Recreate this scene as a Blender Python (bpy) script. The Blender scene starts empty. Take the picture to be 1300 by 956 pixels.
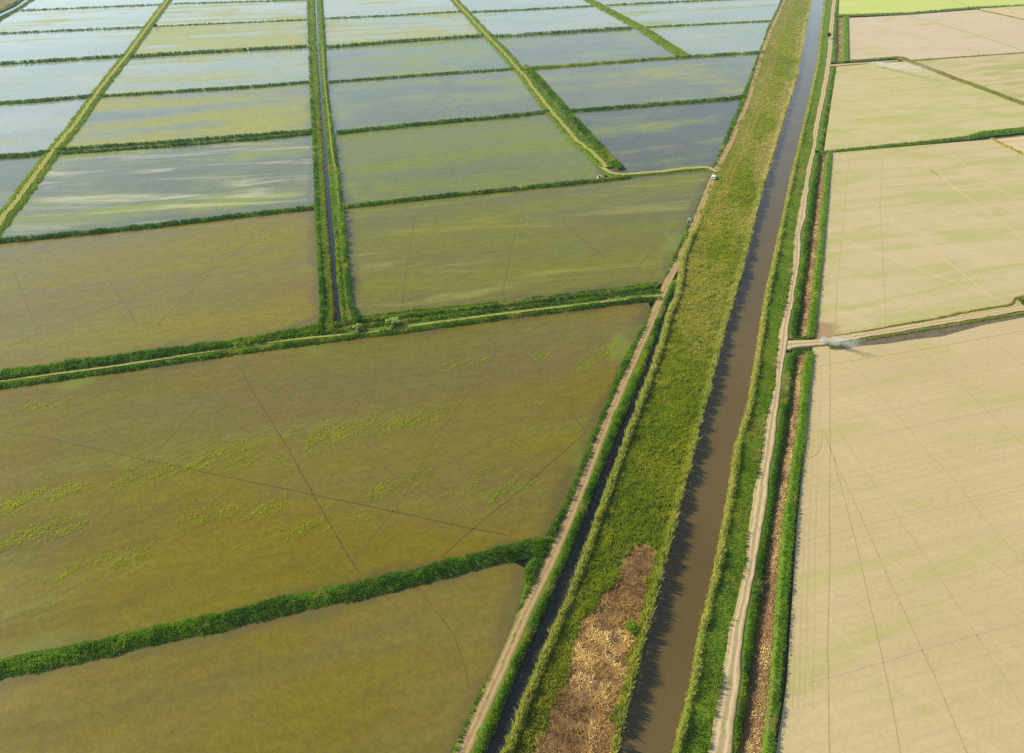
import bpy, bmesh, math, random
import numpy as np
from mathutils import Vector
from mathutils.geometry import delaunay_2d_cdt

# ------------------------------------------------------------------ camera, sky, sun
SC = bpy.context.scene
COL = SC.collection
H = 120.0                      # flying height of the camera, metres
PITCH = math.radians(35.9)
FPX = 867.0                    # focal length in photograph pixels (24 mm full frame)
CX, CY = 650.0, 433.0
cam_d = bpy.data.cameras.new('camera')
cam_d.sensor_fit = 'HORIZONTAL'; cam_d.sensor_width = 36.0
cam_d.lens = FPX / 1300.0 * 36.0
cam_d.shift_y = -(478.0 - CY) / 1300.0
cam_d.clip_start = 0.5; cam_d.clip_end = 20000
cam = bpy.data.objects.new('camera', cam_d); COL.objects.link(cam)
cam.location = (0, 0, H); cam.rotation_euler = (math.pi / 2 - PITCH, 0, 0)
SC.camera = cam

SUN_EL = math.radians(37.0)
SUN_AZ = math.radians(-72.0)   # clockwise from +Y: the sun stands to the left, slightly beyond
world = bpy.data.worlds.new('World'); SC.world = world
world.use_nodes = True
wn = world.node_tree
bg = wn.nodes['Background']
sky = wn.nodes.new('ShaderNodeTexSky')
sky.sky_type = 'NISHITA'; sky.sun_disc = False
sky.sun_elevation = SUN_EL; sky.sun_rotation = SUN_AZ
sky.air_density = 1.2; sky.dust_density = .35; sky.ozone_density = 1.6
wn.links.new(sky.outputs[0], bg.inputs[0])
bg.inputs[1].default_value = 0.15
sun_d = bpy.data.lights.new('sun', 'SUN'); sun_d.energy = 4.8; sun_d.angle = math.radians(0.5)
sun_d.color = (1.0, 0.87, 0.64)
sun = bpy.data.objects.new('sun', sun_d); COL.objects.link(sun)
sdir = Vector((math.sin(SUN_AZ) * math.cos(SUN_EL), math.cos(SUN_AZ) * math.cos(SUN_EL), math.sin(SUN_EL)))
sun.rotation_euler = sdir.to_track_quat('Z', 'Y').to_euler()
sun.location = (0, 0, 300)
vs = SC.view_settings
vs.view_transform = 'Standard'; vs.look = 'None'; vs.exposure = 0.45; vs.gamma = 1.0; vs.use_curve_mapping = False
SC.render.engine = 'CYCLES'
SC.cycles.max_bounces = 6; SC.cycles.diffuse_bounces = 3; SC.cycles.glossy_bounces = 3
SC.cycles.transparent_max_bounces = 8; SC.cycles.volume_bounces = 1
SC.cycles.use_denoising = False
SC.cycles.sample_clamp_indirect = 1.5; SC.cycles.caustics_reflective = False; SC.cycles.caustics_refractive = False

RNG = np.random.default_rng(7)
random.seed(7)

# ------------------------------------------------------------------ maths
def at(px, py, z=0.0):
    """photo pixel -> world point on the plane z"""
    px = np.asarray(px, float); py = np.asarray(py, float)
    dx = (px - CX) / FPX; dy = -(py - CY) / FPX
    rx = dx
    ry = math.cos(PITCH) + dy * math.sin(PITCH)
    rz = -math.sin(PITCH) + dy * math.cos(PITCH)
    t = (z - H) / rz
    return np.stack([rx * t, ry * t], -1)

def pts(lst, z=0.0):
    a = np.array(lst, float)
    return at(a[:, 0], a[:, 1], z)

def depth(x, y, z=0.0):
    return y * math.cos(PITCH) + (H - z) * math.sin(PITCH)

def pix(x, y):
    """size of a render pixel on the object, metres"""
    return depth(x, y) / FPX * 1.27

def tdens(x, y, k=1.0, cap=12.0):
    d = np.sqrt(x * x + y * y + H * H)
    return np.minimum(cap, k / np.maximum(pix(x, y), .05) ** 2 * (H / d))

def _hash(ix, iy, seed):
    n = (ix * 374761393 + iy * 668265263 + seed * 974711) & 0x7fffffff
    n = ((n ^ (n >> 13)) * 1274126177) & 0x7fffffff
    return ((n ^ (n >> 16)) & 0xffff) / 65535.0

def vnoise(x, y, seed=0):
    x = np.asarray(x, float); y = np.asarray(y, float)
    ix = np.floor(x).astype(np.int64); iy = np.floor(y).astype(np.int64)
    fx = x - ix; fy = y - iy
    fx = fx * fx * (3 - 2 * fx); fy = fy * fy * (3 - 2 * fy)
    a = _hash(ix, iy, seed); b = _hash(ix + 1, iy, seed); c = _hash(ix, iy + 1, seed); d = _hash(ix + 1, iy + 1, seed)
    return (a * (1 - fx) + b * fx) * (1 - fy) + (c * (1 - fx) + d * fx) * fy

def fbm(x, y, seed=0, o=4):
    s = 0; a = .5; t = 0
    for i in range(o):
        s = s + a * vnoise(x, y, seed + i * 17); t += a
        x = np.asarray(x) * 2.03 + 11.3; y = np.asarray(y) * 2.03 + 5.7; a *= .5
    return s / t

def smooth(a, b, x):
    t = np.clip((np.asarray(x, float) - a) / (b - a), 0, 1)
    return t * t * (3 - 2 * t)

def lerp3(c0, c1, t):
    t = np.asarray(t)[..., None]
    return np.asarray(c0) * (1 - t) + np.asarray(c1) * t

# direction of the bunds, for the streaks in the water
_a, _b = at(122, 123), at(394, 104)
BUND_ANG = math.atan2(_b[1] - _a[1], _b[0] - _a[0])

def poly_in(px, py, poly):
    poly = np.asarray(poly); r = np.zeros(len(px), bool); j = len(poly) - 1
    for i in range(len(poly)):
        xi, yi = poly[i]; xj, yj = poly[j]
        c = ((yi > py) != (yj > py)) & (px < (xj - xi) * (py - yi) / (yj - yi + 1e-12) + xi)
        r ^= c; j = i
    return r

# ------------------------------------------------------------------ objects
def tag(o, label=None, cat=None, group=None, kind=None):
    if label: o['label'] = label
    if cat: o['category'] = cat
    if group: o['group'] = group
    if kind: o['kind'] = kind
    return o

def mesh_obj(name, verts, faces, mat, parent=None, loc=None, smooth_shade=False, colors=None, attrs=None):
    verts = np.asarray(verts, float)
    if loc is None and parent is None:
        loc = np.array([verts[:, 0].mean(), verts[:, 1].mean(), 0.0])
    if loc is None: loc = np.zeros(3)
    loc = np.asarray(loc, float)
    origin = loc.copy()
    if parent is not None:
        origin = origin + np.array(parent.matrix_basis.translation)
    me = bpy.data.meshes.new(name)
    if isinstance(faces, np.ndarray):
        n, k = faces.shape
        v = (verts - origin).astype(np.float32)
        me.vertices.add(len(v)); me.vertices.foreach_set('co', v.ravel())
        me.loops.add(n * k); me.loops.foreach_set('vertex_index', faces.ravel().astype(np.int32))
        me.polygons.add(n)
        me.polygons.foreach_set('loop_start', np.arange(0, n * k, k, dtype=np.int32))
        me.polygons.foreach_set('loop_total', np.full(n, k, np.int32))
        me.update(calc_edges=True)
    else:
        me.from_pydata([tuple(p) for p in (verts - origin)], [], faces); me.update()
    if colors is not None:
        c = np.ones((len(verts), 4), np.float32); c[:, :3] = colors
        at_ = me.color_attributes.new('tint', 'FLOAT_COLOR', 'POINT'); at_.data.foreach_set('color', c.ravel())
    if attrs:
        for k_, vals in attrs.items():
            a_ = me.attributes.new(k_, 'FLOAT', 'POINT'); a_.data.foreach_set('value', np.asarray(vals, np.float32))
    if smooth_shade:
        me.polygons.foreach_set('use_smooth', np.ones(len(me.polygons), bool))
    me.materials.append(mat)
    o = bpy.data.objects.new(name, me); COL.objects.link(o)
    o.location = loc
    if parent is not None: o.parent = parent
    return o

# ------------------------------------------------------------------ materials
def new_mat(name):
    m = bpy.data.materials.new(name); m.use_nodes = True
    nt = m.node_tree; b = nt.nodes['Principled BSDF']
    return m, nt, b

class NB:
    def __init__(s, nt): s.nt = nt
    def n(s, t, **kw):
        x = s.nt.nodes.new(t)
        for k, v in kw.items(): setattr(x, k, v)
        return x
    def l(s, a, b): s.nt.links.new(a, b)
    def val(s, x, inp):
        if isinstance(x, (int, float)): inp.default_value = x
        elif isinstance(x, tuple): inp.default_value = (*x, 1.0) if len(x) == 3 and inp.type == 'RGBA' else x
        else: s.l(x, inp)
    def math(s, op, a, b=0.0, clamp=False):
        x = s.n('ShaderNodeMath', operation=op); x.use_clamp = clamp
        s.val(a, x.inputs[0]); s.val(b, x.inputs[1]); return x.outputs[0]
    def mix(s, f, a, b, blend='MIX'):
        x = s.n('ShaderNodeMix', data_type='RGBA', blend_type=blend)
        s.val(f, x.inputs['Factor'])
        s.val(a, x.inputs[6]); s.val(b, x.inputs[7]); return x.outputs[2]
    def mapr(s, v, a, b, c=0.0, d=1.0, sm=True):
        x = s.n('ShaderNodeMapRange'); x.interpolation_type = 'SMOOTHSTEP' if sm else 'LINEAR'
        s.val(v, x.inputs[0]); s.val(a, x.inputs[1]); s.val(b, x.inputs[2]); s.val(c, x.inputs[3]); s.val(d, x.inputs[4])
        return x.outputs[0]
    def pos(s): return s.n('ShaderNodeNewGeometry').outputs['Position']
    def mapping(s, vec, scale=(1, 1, 1), rot=0.0, loc=(0, 0, 0)):
        # rotate first, then scale (vector TEXTURE style)
        r = s.n('ShaderNodeVectorRotate', rotation_type='Z_AXIS'); s.l(vec, r.inputs['Vector']); r.inputs['Angle'].default_value = rot
        m = s.n('ShaderNodeMapping'); s.l(r.outputs[0], m.inputs[0])
        m.inputs['Scale'].default_value = scale; m.inputs['Location'].default_value = loc
        return m.outputs[0]
    def noise(s, vec, scale=1.0, detail=4.0, rough=.55, dist=0.0):
        x = s.n('ShaderNodeTexNoise'); s.l(vec, x.inputs['Vector'])
        x.inputs['Scale'].default_value = scale; x.inputs['Detail'].default_value = detail
        x.inputs['Roughness'].default_value = rough; x.inputs['Distortion'].default_value = dist
        return x.outputs[0]
    def attr(s, name):
        x = s.n('ShaderNodeAttribute'); x.attribute_name = name; return x

def foliage_mat(name='leaves', trans=.35):
    m, nt, b = new_mat(name); k = NB(nt)
    c = k.mix(1.0, k.attr('tint').outputs['Color'], (1.6, 1.6, 1.4), 'MULTIPLY')
    d = k.n('ShaderNodeBsdfDiffuse'); t = k.n('ShaderNodeBsdfTranslucent'); mx = k.n('ShaderNodeMixShader')
    k.l(c, d.inputs[0]); k.l(k.mix(1.0, c, (1.0, .95, .45), 'MULTIPLY'), t.inputs[0])
    mx.inputs[0].default_value = trans
    # thin blades: shade mostly by the lie of the whole tuft
    nm = k.n('ShaderNodeVectorMath', operation='ADD'); sc_ = k.n('ShaderNodeVectorMath', operation='SCALE')
    k.l(k.n('ShaderNodeNewGeometry').outputs['Normal'], sc_.inputs[0]); sc_.inputs['Scale'].default_value = .8
    k.l(sc_.outputs[0], nm.inputs[0]); nm.inputs[1].default_value = (0, 0, 1)
    nn = k.n('ShaderNodeVectorMath', operation='NORMALIZE'); k.l(nm.outputs[0], nn.inputs[0])
    k.l(nn.outputs[0], d.inputs['Normal'])
    k.l(d.outputs[0], mx.inputs[1]); k.l(t.outputs[0], mx.inputs[2])
    k.l(mx.outputs[0], nt.nodes['Material Output'].inputs[0])
    return m

def soil_mat(name, c0, c1, sc=.4, c2=None, bump=.3):
    m, nt, b = new_mat(name); k = NB(nt)
    p = k.pos()
    n1 = k.noise(p, sc, 6, .6); n2 = k.noise(p, sc * 9, 3, .6)
    c = k.mix(k.mapr(n1, .35, .65), c0, c1)
    if c2: c = k.mix(k.mapr(k.noise(p, sc * .15, 4), .5, .7), c, c2)
    c = k.mix(k.mapr(n2, .3, .7, 0, .5), c, (c0[0] * .5, c0[1] * .5, c0[2] * .5))
    k.l(c, b.inputs['Base Color']); b.inputs['Roughness'].default_value = .95
    b.inputs['Specular IOR Level'].default_value = .1
    if bump:
        bp = k.n('ShaderNodeBump'); bp.inputs['Strength'].default_value = bump; bp.inputs['Distance'].default_value = .15
        k.l(n2, bp.inputs['Height']); k.l(bp.outputs[0], b.inputs['Normal'])
    return m

def water_mat(name, c0, c1, rough=.06, sc=.02):
    m, nt, b = new_mat(name); k = NB(nt); p = k.pos()
    c = k.mix(k.mapr(k.noise(p, sc, 4), .35, .65), c0, c1)
    k.l(c, b.inputs['Base Color']); b.inputs['Roughness'].default_value = rough; b.inputs['IOR'].default_value = 1.33
    bp = k.n('ShaderNodeBump'); bp.inputs['Strength'].default_value = .06; bp.inputs['Distance'].default_value = .05
    k.l(k.noise(p, 1.3, 3), bp.inputs['Height']); k.l(bp.outputs[0], b.inputs['Normal'])
    return m

def paddy_mat(name, mud0, mud1, weed, cover, seed, bright=None, clear=.0, rough=.10, streak=(.007, .055), seedlings=0.0, soft=.10, wmix=.72, thb=.57):
    """shallow muddy water over a seeded bed: mud, weed streaks, pale dry flecks"""
    m, nt, b = new_mat(name); k = NB(nt); p = k.pos()
    off = (seed * 13.7, seed * 7.3, 0)
    ps = k.mapping(p, (streak[0], streak[1], 1), -BUND_ANG, off)
    pf = k.mapping(p, (.10, .30, 1), -BUND_ANG, off)
    pr = k.mapping(p, (1, 1, 1), -BUND_ANG, off)
    A = k.noise(ps, 1.0, 5, .55, .35)
    B = k.noise(pr, .018, 5, .6, .6)
    C = k.noise(pf, 1.0, 4, .6)
    G = k.noise(pr, 1.5, 3, .7)
    base = k.mix(k.mapr(B, .35, .65), mud0, mud1)
    base = k.mix(k.mapr(k.noise(k.mapping(p, (.009, .022, 1), -BUND_ANG, (seed * 2.3, 5.5, 0)), 1.0, 4, .55, .4),   .42, .64, 0, .85), base, (mud0[0] * .82 + .01, mud0[1] * .86 + .012, mud0[2] * .7 + .02))
    v = k.math('ADD', k.math('MULTIPLY', A, .55), k.math('ADD', k.math('MULTIPLY', B, .28), k.math('MULTIPLY', C, .17)))
    th = .5 + (.5 - cover) * .36
    mask = k.mapr(v, th - soft, th + soft)
    col = k.mix(k.math('MULTIPLY', mask, wmix), base, weed)
    # young rice: fine speckle that thickens where the weed is
    spk = k.mapr(G, .5, .72)
    col = k.mix(k.math('MULTIPLY', spk, k.math('ADD', k.math('MULTIPLY', mask, .35), .12)), col, (weed[0] * 1.15, weed[1] * 1.35, weed[2] * .8))
    dark = k.math('MULTIPLY', k.mapr(k.noise(pf, 1.6, 4, .65), .3, .7, .90, 1.07), k.mapr(k.noise(k.mapping(p, (1, .55, 1), -BUND_ANG - .6, off), 1.1, 3, .75), .3, .7, .87, 1.10))
    col = k.mix(1.0, col, k.n('ShaderNodeCombineColor').outputs[0], 'MIX') if False else col
    mul = k.n('ShaderNodeVectorMath', operation='SCALE'); k.l(col, mul.inputs[0]); k.l(dark, mul.inputs['Scale'])
    col = mul.outputs[0]
    rg = k.math('ADD', k.math('MULTIPLY', mask, .28), rough)
    if seedlings:
        S = k.noise(k.mapping(p, (.012, .075, 1), -BUND_ANG, (seed * 3.1, 2.2, 0)), 1.0, 3, .5, .5)
        S2 = k.noise(k.mapping(p, (.16, .85, 1), -BUND_ANG - .32, off), 1.0, 6, .75, .5)
        sm = k.math('MULTIPLY', k.mapr(S, .52, .68), k.mapr(S2, .47, .66))
        col = k.mix(k.math('MULTIPLY', sm, seedlings), col, (.165, .235, .005))
        rg = k.math('ADD', rg, k.math('MULTIPLY', sm, .3))
    if bright:
        D = k.noise(k.mapping(p, (.014, .11, 1), -BUND_ANG + .12, (seed * 5.1, 1.2, 0)), 1.0, 6, .65, .8)
        dm = k.mapr(D, thb - .04, thb + .2)
        col = k.mix(k.math('MULTIPLY', dm, .75), col, bright)
        rg = k.math('ADD', rg, k.math('MULTIPLY', dm, .4))
    # deeper, clearer water and scum along the foot of the bunds
    e = k.math('ADD', k.attr('edge').outputs['Fac'], k.math('MULTIPLY', k.math('SUBTRACT', k.noise(pr, .06, 5, .6), .5), 1.3))
    em = k.mapr(e, .5, .85)
    col = k.mix(k.math('MULTIPLY', em, .6), col, (mud1[0] * .72, mud1[1] * .74, mud1[2] * .8 + .018))
    gm_ = k.math('MULTIPLY', k.mapr(e, .25, .6), k.mapr(k.noise(pr, .03, 4), .54, .68))
    col = k.mix(k.math('MULTIPLY', gm_, .5), col, (.17, .21, .01))
    k.l(col, b.inputs['Base Color']); k.l(rg, b.inputs['Roughness'])
    b.inputs['IOR'].default_value = 1.33
    k.l(k.mapr(mask, 0, 1, .5, .22), b.inputs['Specular IOR Level'])
    return m

def dry_mat(name, c0, c1, green, amount, seed, row_ang=0.0, corner=None):
    m, nt, b = new_mat(name); k = NB(nt); p = k.pos()
    off = (seed * 9.1, seed * 4.7, 0)
    pr = k.mapping(p, (1, 1, 1), row_ang, off)
    B = k.noise(pr, .02, 5, .6, .4)
    G = k.noise(k.mapping(p, (.02, .11, 1), row_ang, off), 1.0, 6, .62, .9)
    fine = k.noise(pr, 1.1, 4, .7)
    rows = k.noise(k.mapping(p, (.004, 1.2, 1), row_ang, off), 1.0, 3, .6)
    rows2 = k.noise(k.mapping(p, (.006, .19, 1), row_ang + 1.15, off), 1.0, 2, .5)
    col = k.mix(k.mapr(B, .3, .7), c0, c1)
    th = .62 - amount * .25
    col = k.mix(k.math('MULTIPLY', k.mapr(G, th - .07, th + .1), .62), col, green)
    col = k.mix(k.mapr(rows2, .55, .75, 0, .22), col, (c0[0] * 1.2, c0[1] * 1.2, c0[2] * 1.25))
    s = k.math('MULTIPLY', k.mapr(fine, .3, .7, .93, 1.05), k.mapr(rows, .3, .7, .95, 1.035))
    mul = k.n('ShaderNodeVectorMath', operation='SCALE'); k.l(col, mul.inputs[0]); k.l(s, mul.inputs['Scale'])
    col = mul.outputs[0]
    if corner:
        (qx, qy), rad, cc = corner
        d = k.n('ShaderNodeVectorMath', operation='DISTANCE'); k.l(p, d.inputs[0]); d.inputs[1].default_value = (qx, qy, 0)
        dd = k.math('ADD', d.outputs['Value'], k.math('MULTIPLY', k.math('SUBTRACT', k.noise(pr, .15, 4), .5), rad * 1.6))
        col = k.mix(k.mapr(dd, rad * .5, rad, .8, 0), col, cc)
    k.l(col, b.inputs['Base Color']); b.inputs['Roughness'].default_value = .95
    b.inputs['Specular IOR Level'].default_value = .08
    bp = k.n('ShaderNodeBump'); bp.inputs['Strength'].default_value = .12; bp.inputs['Distance'].default_value = .06
    k.l(fine, bp.inputs['Height']); k.l(bp.outputs[0], b.inputs['Normal'])
    return m

def track_mat(name, dirt0, dirt1, grass, strength=.6, rut=True):
    """dirt track: two worn wheel lines, a grassy crown and ragged grassy edges (attribute u runs -1..1 across)"""
    m, nt, b = new_mat(name); k = NB(nt); p = k.pos()
    u = k.attr('u').outputs['Fac']
    wob = k.math('MULTIPLY', k.math('SUBTRACT', k.noise(p, .35, 4, .6), .5), .5)
    au = k.math('ABSOLUTE', k.math('ADD', u, wob))
    n1 = k.noise(p, .5, 5, .65); n2 = k.noise(p, 3.0, 3, .6)
    c = k.mix(k.mapr(n1, .35, .65), dirt0, dirt1)
    c = k.mix(k.mapr(n2, .4, .7, 0, .5), c, (dirt0[0] * .55, dirt0[1] * .5, dirt0[2] * .45))
    if rut:
        ru = k.mapr(k.math('ABSOLUTE', k.math('SUBTRACT', au, .42)), .05, .22, 1, 0)
        c = k.mix(k.math('MULTIPLY', ru, .75), c, (min(1, dirt1[0] * 1.12), dirt1[1] * 1.12, dirt1[2] * 1.12))
        crown = k.mapr(au, .1, .3, 1, 0)
        c = k.mix(k.math('MULTIPLY', crown, k.mapr(n1, .4, .6, .15 * strength, strength)), c, grass)
    edge = k.mapr(au, .62, .95)
    c = k.mix(k.math('MULTIPLY', edge, k.mapr(n1, .35, .6, .1, .9)), c, grass)
    k.l(c, b.inputs['Base Color']); b.inputs['Roughness'].default_value = .95; b.inputs['Specular IOR Level'].default_value = .08
    return m

def flat_mat(name, col, rough=.6, metal=0.0, spec=.4, noise=.12, sc=4.0):
    m, nt, b = new_mat(name); k = NB(nt)
    n = k.noise(k.pos(), sc, 4)
    c = k.mix(k.mapr(n, .3, .7, 0, 1), tuple(x * (1 - noise) for x in col), tuple(min(1, x * (1 + noise)) for x in col))
    k.l(c, b.inputs['Base Color']); b.inputs['Roughness'].default_value = rough; b.inputs['Metallic'].default_value = metal
    b.inputs['Specular IOR Level'].default_value = spec
    return m

LEAF = foliage_mat('leaf_green', .5)
STRAW = foliage_mat('dry_straw', .15)
M_BANK = soil_mat('bank_turf', (.085, .16, .014), (.13, .20, .018), .5, (.17, .17, .04))
M_BANK_DRY = soil_mat('bank_dry_turf', (.16, .15, .04), (.24, .19, .07), .4, (.12, .14, .03))
M_MUD = soil_mat('wet_mud', (.11, .095, .06), (.16, .135, .085), .3)
M_REEDFLOOR = soil_mat('reed_litter', (.12, .145, .014), (.19, .18, .03), .5)
M_LITTER = soil_mat('dead_reed_litter', (.13, .075, .03), (.24, .15, .06), .8, (.07, .04, .022))
M_GROUND = soil_mat('open_ground', (.16, .15, .06), (.24, .2, .09), .05, (.12, .14, .04), 0)
M_RIVER = water_mat('river_water', (.086, .060, .018), (.104, .074, .024), .05)
M_DITCH = water_mat('ditch_water', (.014, .018, .014), (.022, .024, .016), .05)
M_TRACK = track_mat('dirt_track_tan', (.28, .185, .085), (.36, .25, .12), (.17, .17, .04), .35)
M_TRACK_PALE = track_mat('dirt_track_pale', (.35, .255, .14), (.47, .36, .21), (.24, .23, .07), .85)
M_TRACK_GRASS = track_mat('dirt_track_grassy', (.24, .24, .06), (.33, .29, .085), (.15, .20, .025), .95)

# ------------------------------------------------------------------ plant geometry
GREEN_D = (.036, .108, .010); GREEN = (.09, .19, .010); GREEN_Y = (.19, .26, .012)
OLIVE = (.19, .20, .03); STRAWC = (.42, .31, .11); TEAL = (.03, .10, .035)

def blades(x, y, z, h, col, n=5, spread=.25, width=.1, lean=.45, seed=0):
    """n tapered blades at each point; returns verts, tri faces, colours"""
    rng = np.random.default_rng(seed)
    N = len(x)
    if N == 0: return np.zeros((0, 3)), np.zeros((0, 3), int), np.zeros((0, 3))
    X = np.repeat(x, n); Y = np.repeat(y, n); Z = np.repeat(z, n); Hh = np.repeat(h, n) * rng.uniform(.6, 1.1, N * n)
    C = np.repeat(col, n, axis=0) * rng.uniform(.72, 1.28, (N * n, 1))
    W = np.repeat(np.broadcast_to(width, (N,)), n) * rng.uniform(.6, 1.3, N * n)
    S = np.repeat(np.broadcast_to(spread, (N,)), n)
    a = rng.uniform(0, 2 * np.pi, N * n); r = np.sqrt(rng.uniform(0, 1, N * n)) * S
    bx = X + np.cos(a) * r; by = Y + np.sin(a) * r
    o = rng.uniform(0, 2 * np.pi, N * n)
    la = rng.uniform(0, 2 * np.pi, N * n); L = Hh * lean * rng.uniform(.1, 1, N * n)
    # every blade is a kite: narrow foot, widest two thirds up, leaning out of the tuft
    dx = np.cos(a); dy = np.sin(a); fx = L * (.55 * dx + .6 * np.cos(la)); fy = L * (.55 * dy + .6 * np.sin(la))
    V = np.empty((N * n, 4, 3))
    mxx = bx + fx * .55; myy = by + fy * .55
    V[:, 0] = np.stack([bx, by, Z - .05], -1)
    V[:, 1] = np.stack([mxx - np.cos(o) * W * .5, myy - np.sin(o) * W * .5, Z + Hh * .66], -1)
    V[:, 2] = np.stack([bx + fx, by + fy, Z + Hh], -1)
    V[:, 3] = np.stack([mxx + np.cos(o) * W * .5, myy + np.sin(o) * W * .5, Z + Hh * .60], -1)
    F = np.arange(N * n * 4).reshape(-1, 4)
    return V.reshape(-1, 3), F, np.repeat(C, 4, axis=0)

def leaves(x, y, z, size, col, seed=0, flat=.5):
    """one small leaf-spray quad per point, turned at random"""
    rng = np.random.default_rng(seed); N = len(x)
    nrm = rng.normal(size=(N, 3)); nrm[:, 2] = np.abs(nrm[:, 2]) + flat
    nrm /= np.linalg.norm(nrm, axis=1)[:, None]
    t = rng.normal(size=(N, 3)); t -= nrm * (t * nrm).sum(1)[:, None]; t /= np.linalg.norm(t, axis=1)[:, None]
    b = np.cross(nrm, t)
    s = np.broadcast_to(size, (N,))[:, None] * rng.uniform(.6, 1.4, (N, 1))
    P = np.stack([x, y, z], -1)
    V = np.stack([P - t * s * .5, P + b * s * .28, P + t * s * .6, P - b * s * .28], 1)
    F = np.arange(N * 4).reshape(-1, 4)
    C = np.repeat(col * rng.uniform(.7, 1.3, (N, 1)), 4, axis=0)
    return V.reshape(-1, 3), F, C

def join_blades(parts):
    V = []; F = []; C = []; o = 0
    for v, f, c in parts:
        V.append(v); F.append(f + o); C.append(c); o += len(v)
    return np.concatenate(V), np.concatenate(F), np.concatenate(C)

# ------------------------------------------------------------------ strips of land
class Strip:
    """land between two edge lines given in photo pixels, unprojected onto the ground; axis 'y' runs away, 'x' runs across"""
    def __init__(s, L, R, axis='y', step=2.2, world_in=False, wob=0.0):
        Lw = np.array(L, float) if world_in else pts(L)
        Rw = np.array(R, float) if world_in else pts(R)
        i = 1 if axis == 'y' else 0
        Lw = Lw[np.argsort(Lw[:, i])]; Rw = Rw[np.argsort(Rw[:, i])]
        if axis == 'y' and min(Lw[0, 1], Rw[0, 1]) < 42:      # the land goes on below the frame
            Lw = np.concatenate([[Lw[0] + (Lw[0] - Lw[2]) * 32 / max(1e-3, Lw[2, 1] - Lw[0, 1])], Lw]); Rw = np.concatenate([[Rw[0] + (Rw[0] - Rw[2]) * 32 / max(1e-3, Rw[2, 1] - Rw[0, 1])], Rw])
        lo = max(Lw[0, i], Rw[0, i]) if axis == 'y' else min(Lw[0, i], Rw[0, i])
        hi = min(Lw[-1, i], Rw[-1, i]) if axis == 'y' else max(Lw[-1, i], Rw[-1, i])
        q = [lo]
        while q[-1] < hi:
            a = np.interp(q[-1], Lw[:, i], Lw[:, 1 - i])
            x, y = (a, q[-1]) if i == 1 else (q[-1], a)
            q.append(min(hi, q[-1] + max(.9, step * pix(x, y))))
        q = np.array(q)
        l = np.interp(q, Lw[:, i], Lw[:, 1 - i]); r = np.interp(q, Rw[:, i], Rw[:, 1 - i])
        if i == 1: s.L = np.stack([l, q], -1); s.R = np.stack([r, q], -1)
        else: s.L = np.stack([q, l], -1); s.R = np.stack([q, r], -1)
        if wob:
            dv = (s.R - s.L) / np.linalg.norm(s.R - s.L, axis=1)[:, None]
            s.L = s.L + dv * ((fbm(q * .16, q * 0 + 1.7, 5, 4) - .5) * wob)[:, None]; s.R = s.R + dv * ((fbm(q * .16, q * 0 + 7.7, 6, 4) - .5) * wob)[:, None]
        s.fin()
    def fin(s):
        m = (s.L + s.R) / 2
        s.S = np.concatenate([[0], np.cumsum(np.linalg.norm(np.diff(m, axis=0), axis=1))])
        s.W = np.linalg.norm(s.L - s.R, axis=1)
        # true width across
        d = np.gradient(m, axis=0); d /= np.linalg.norm(d, axis=1)[:, None] + 1e-9
        v = s.R - s.L; s.WT = np.abs(v[:, 0] * d[:, 1] - v[:, 1] * d[:, 0])
    def height(s, u, x, y): return s.hf(u, x, y)
    def points(s, k=1.0, cap=12.0, seed=0):
        rng = np.random.default_rng(seed)
        m = (s.L + s.R) / 2
        dn = tdens(m[:, 0], m[:, 1], k, cap) * s.WT
        c = np.concatenate([[0], np.cumsum((dn[1:] + dn[:-1]) / 2 * np.diff(s.S))])
        n = int(c[-1])
        t = np.interp(rng.uniform(0, c[-1], n), c, np.arange(len(c)))
        u = rng.uniform(0, 1, n)
        i = np.minimum(t.astype(int), len(s.L) - 2); f = (t - i)[:, None]
        global LASTW; LASTW = s.WT[i]
        l = s.L[i] * (1 - f) + s.L[i + 1] * f; r = s.R[i] * (1 - f) + s.R[i + 1] * f
        p = l + (r - l) * u[:, None]
        return p[:, 0], p[:, 1], u, np.interp(t, np.arange(len(s.S)), s.S)

class Ribbon(Strip):
    """a band of given true width (metres, number or one per point) along a line of photo pixels"""
    def __init__(s, line, width, step=2.2, wob=0.0, seed=0, z=0.0, rag=.5):
        P = pts(line, z)
        d = np.concatenate([[0], np.cumsum(np.linalg.norm(np.diff(P, axis=0), axis=1))])
        q = [0.0]
        while q[-1] < d[-1]:
            x = np.interp(q[-1], d, P[:, 0]); y = np.interp(q[-1], d, P[:, 1])
            q.append(min(d[-1], q[-1] + max(.9, step * pix(x, y))))
        q = np.array(q)
        m = np.stack([np.interp(q, d, P[:, 0]), np.interp(q, d, P[:, 1])], -1)
        for _ in range(3):
            m[1:-1] = m[1:-1] * .5 + (m[:-2] + m[2:]) * .25
        w = np.interp(q, d, width) if np.ndim(width) else np.full(len(q), float(width))
        t = np.gradient(m, axis=0); t /= np.linalg.norm(t, axis=1)[:, None] + 1e-9
        nr = np.stack([-t[:, 1], t[:, 0]], -1)
        if wob:
            m = m + nr * ((fbm(q * .12, q * 0 + seed, seed, 3) - .5) * wob * 2)[:, None]
        wl = w * .5 * (1 + (fbm(q * .35, q * 0 + 3.3, seed + 5, 3) - .5) * rag)
        wr = w * .5 * (1 + (fbm(q * .35, q * 0 + 9.1, seed + 9, 3) - .5) * rag)
        s.L = m + nr * wl[:, None]; s.R = m - nr * wr[:, None]
        s.fin()

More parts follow.
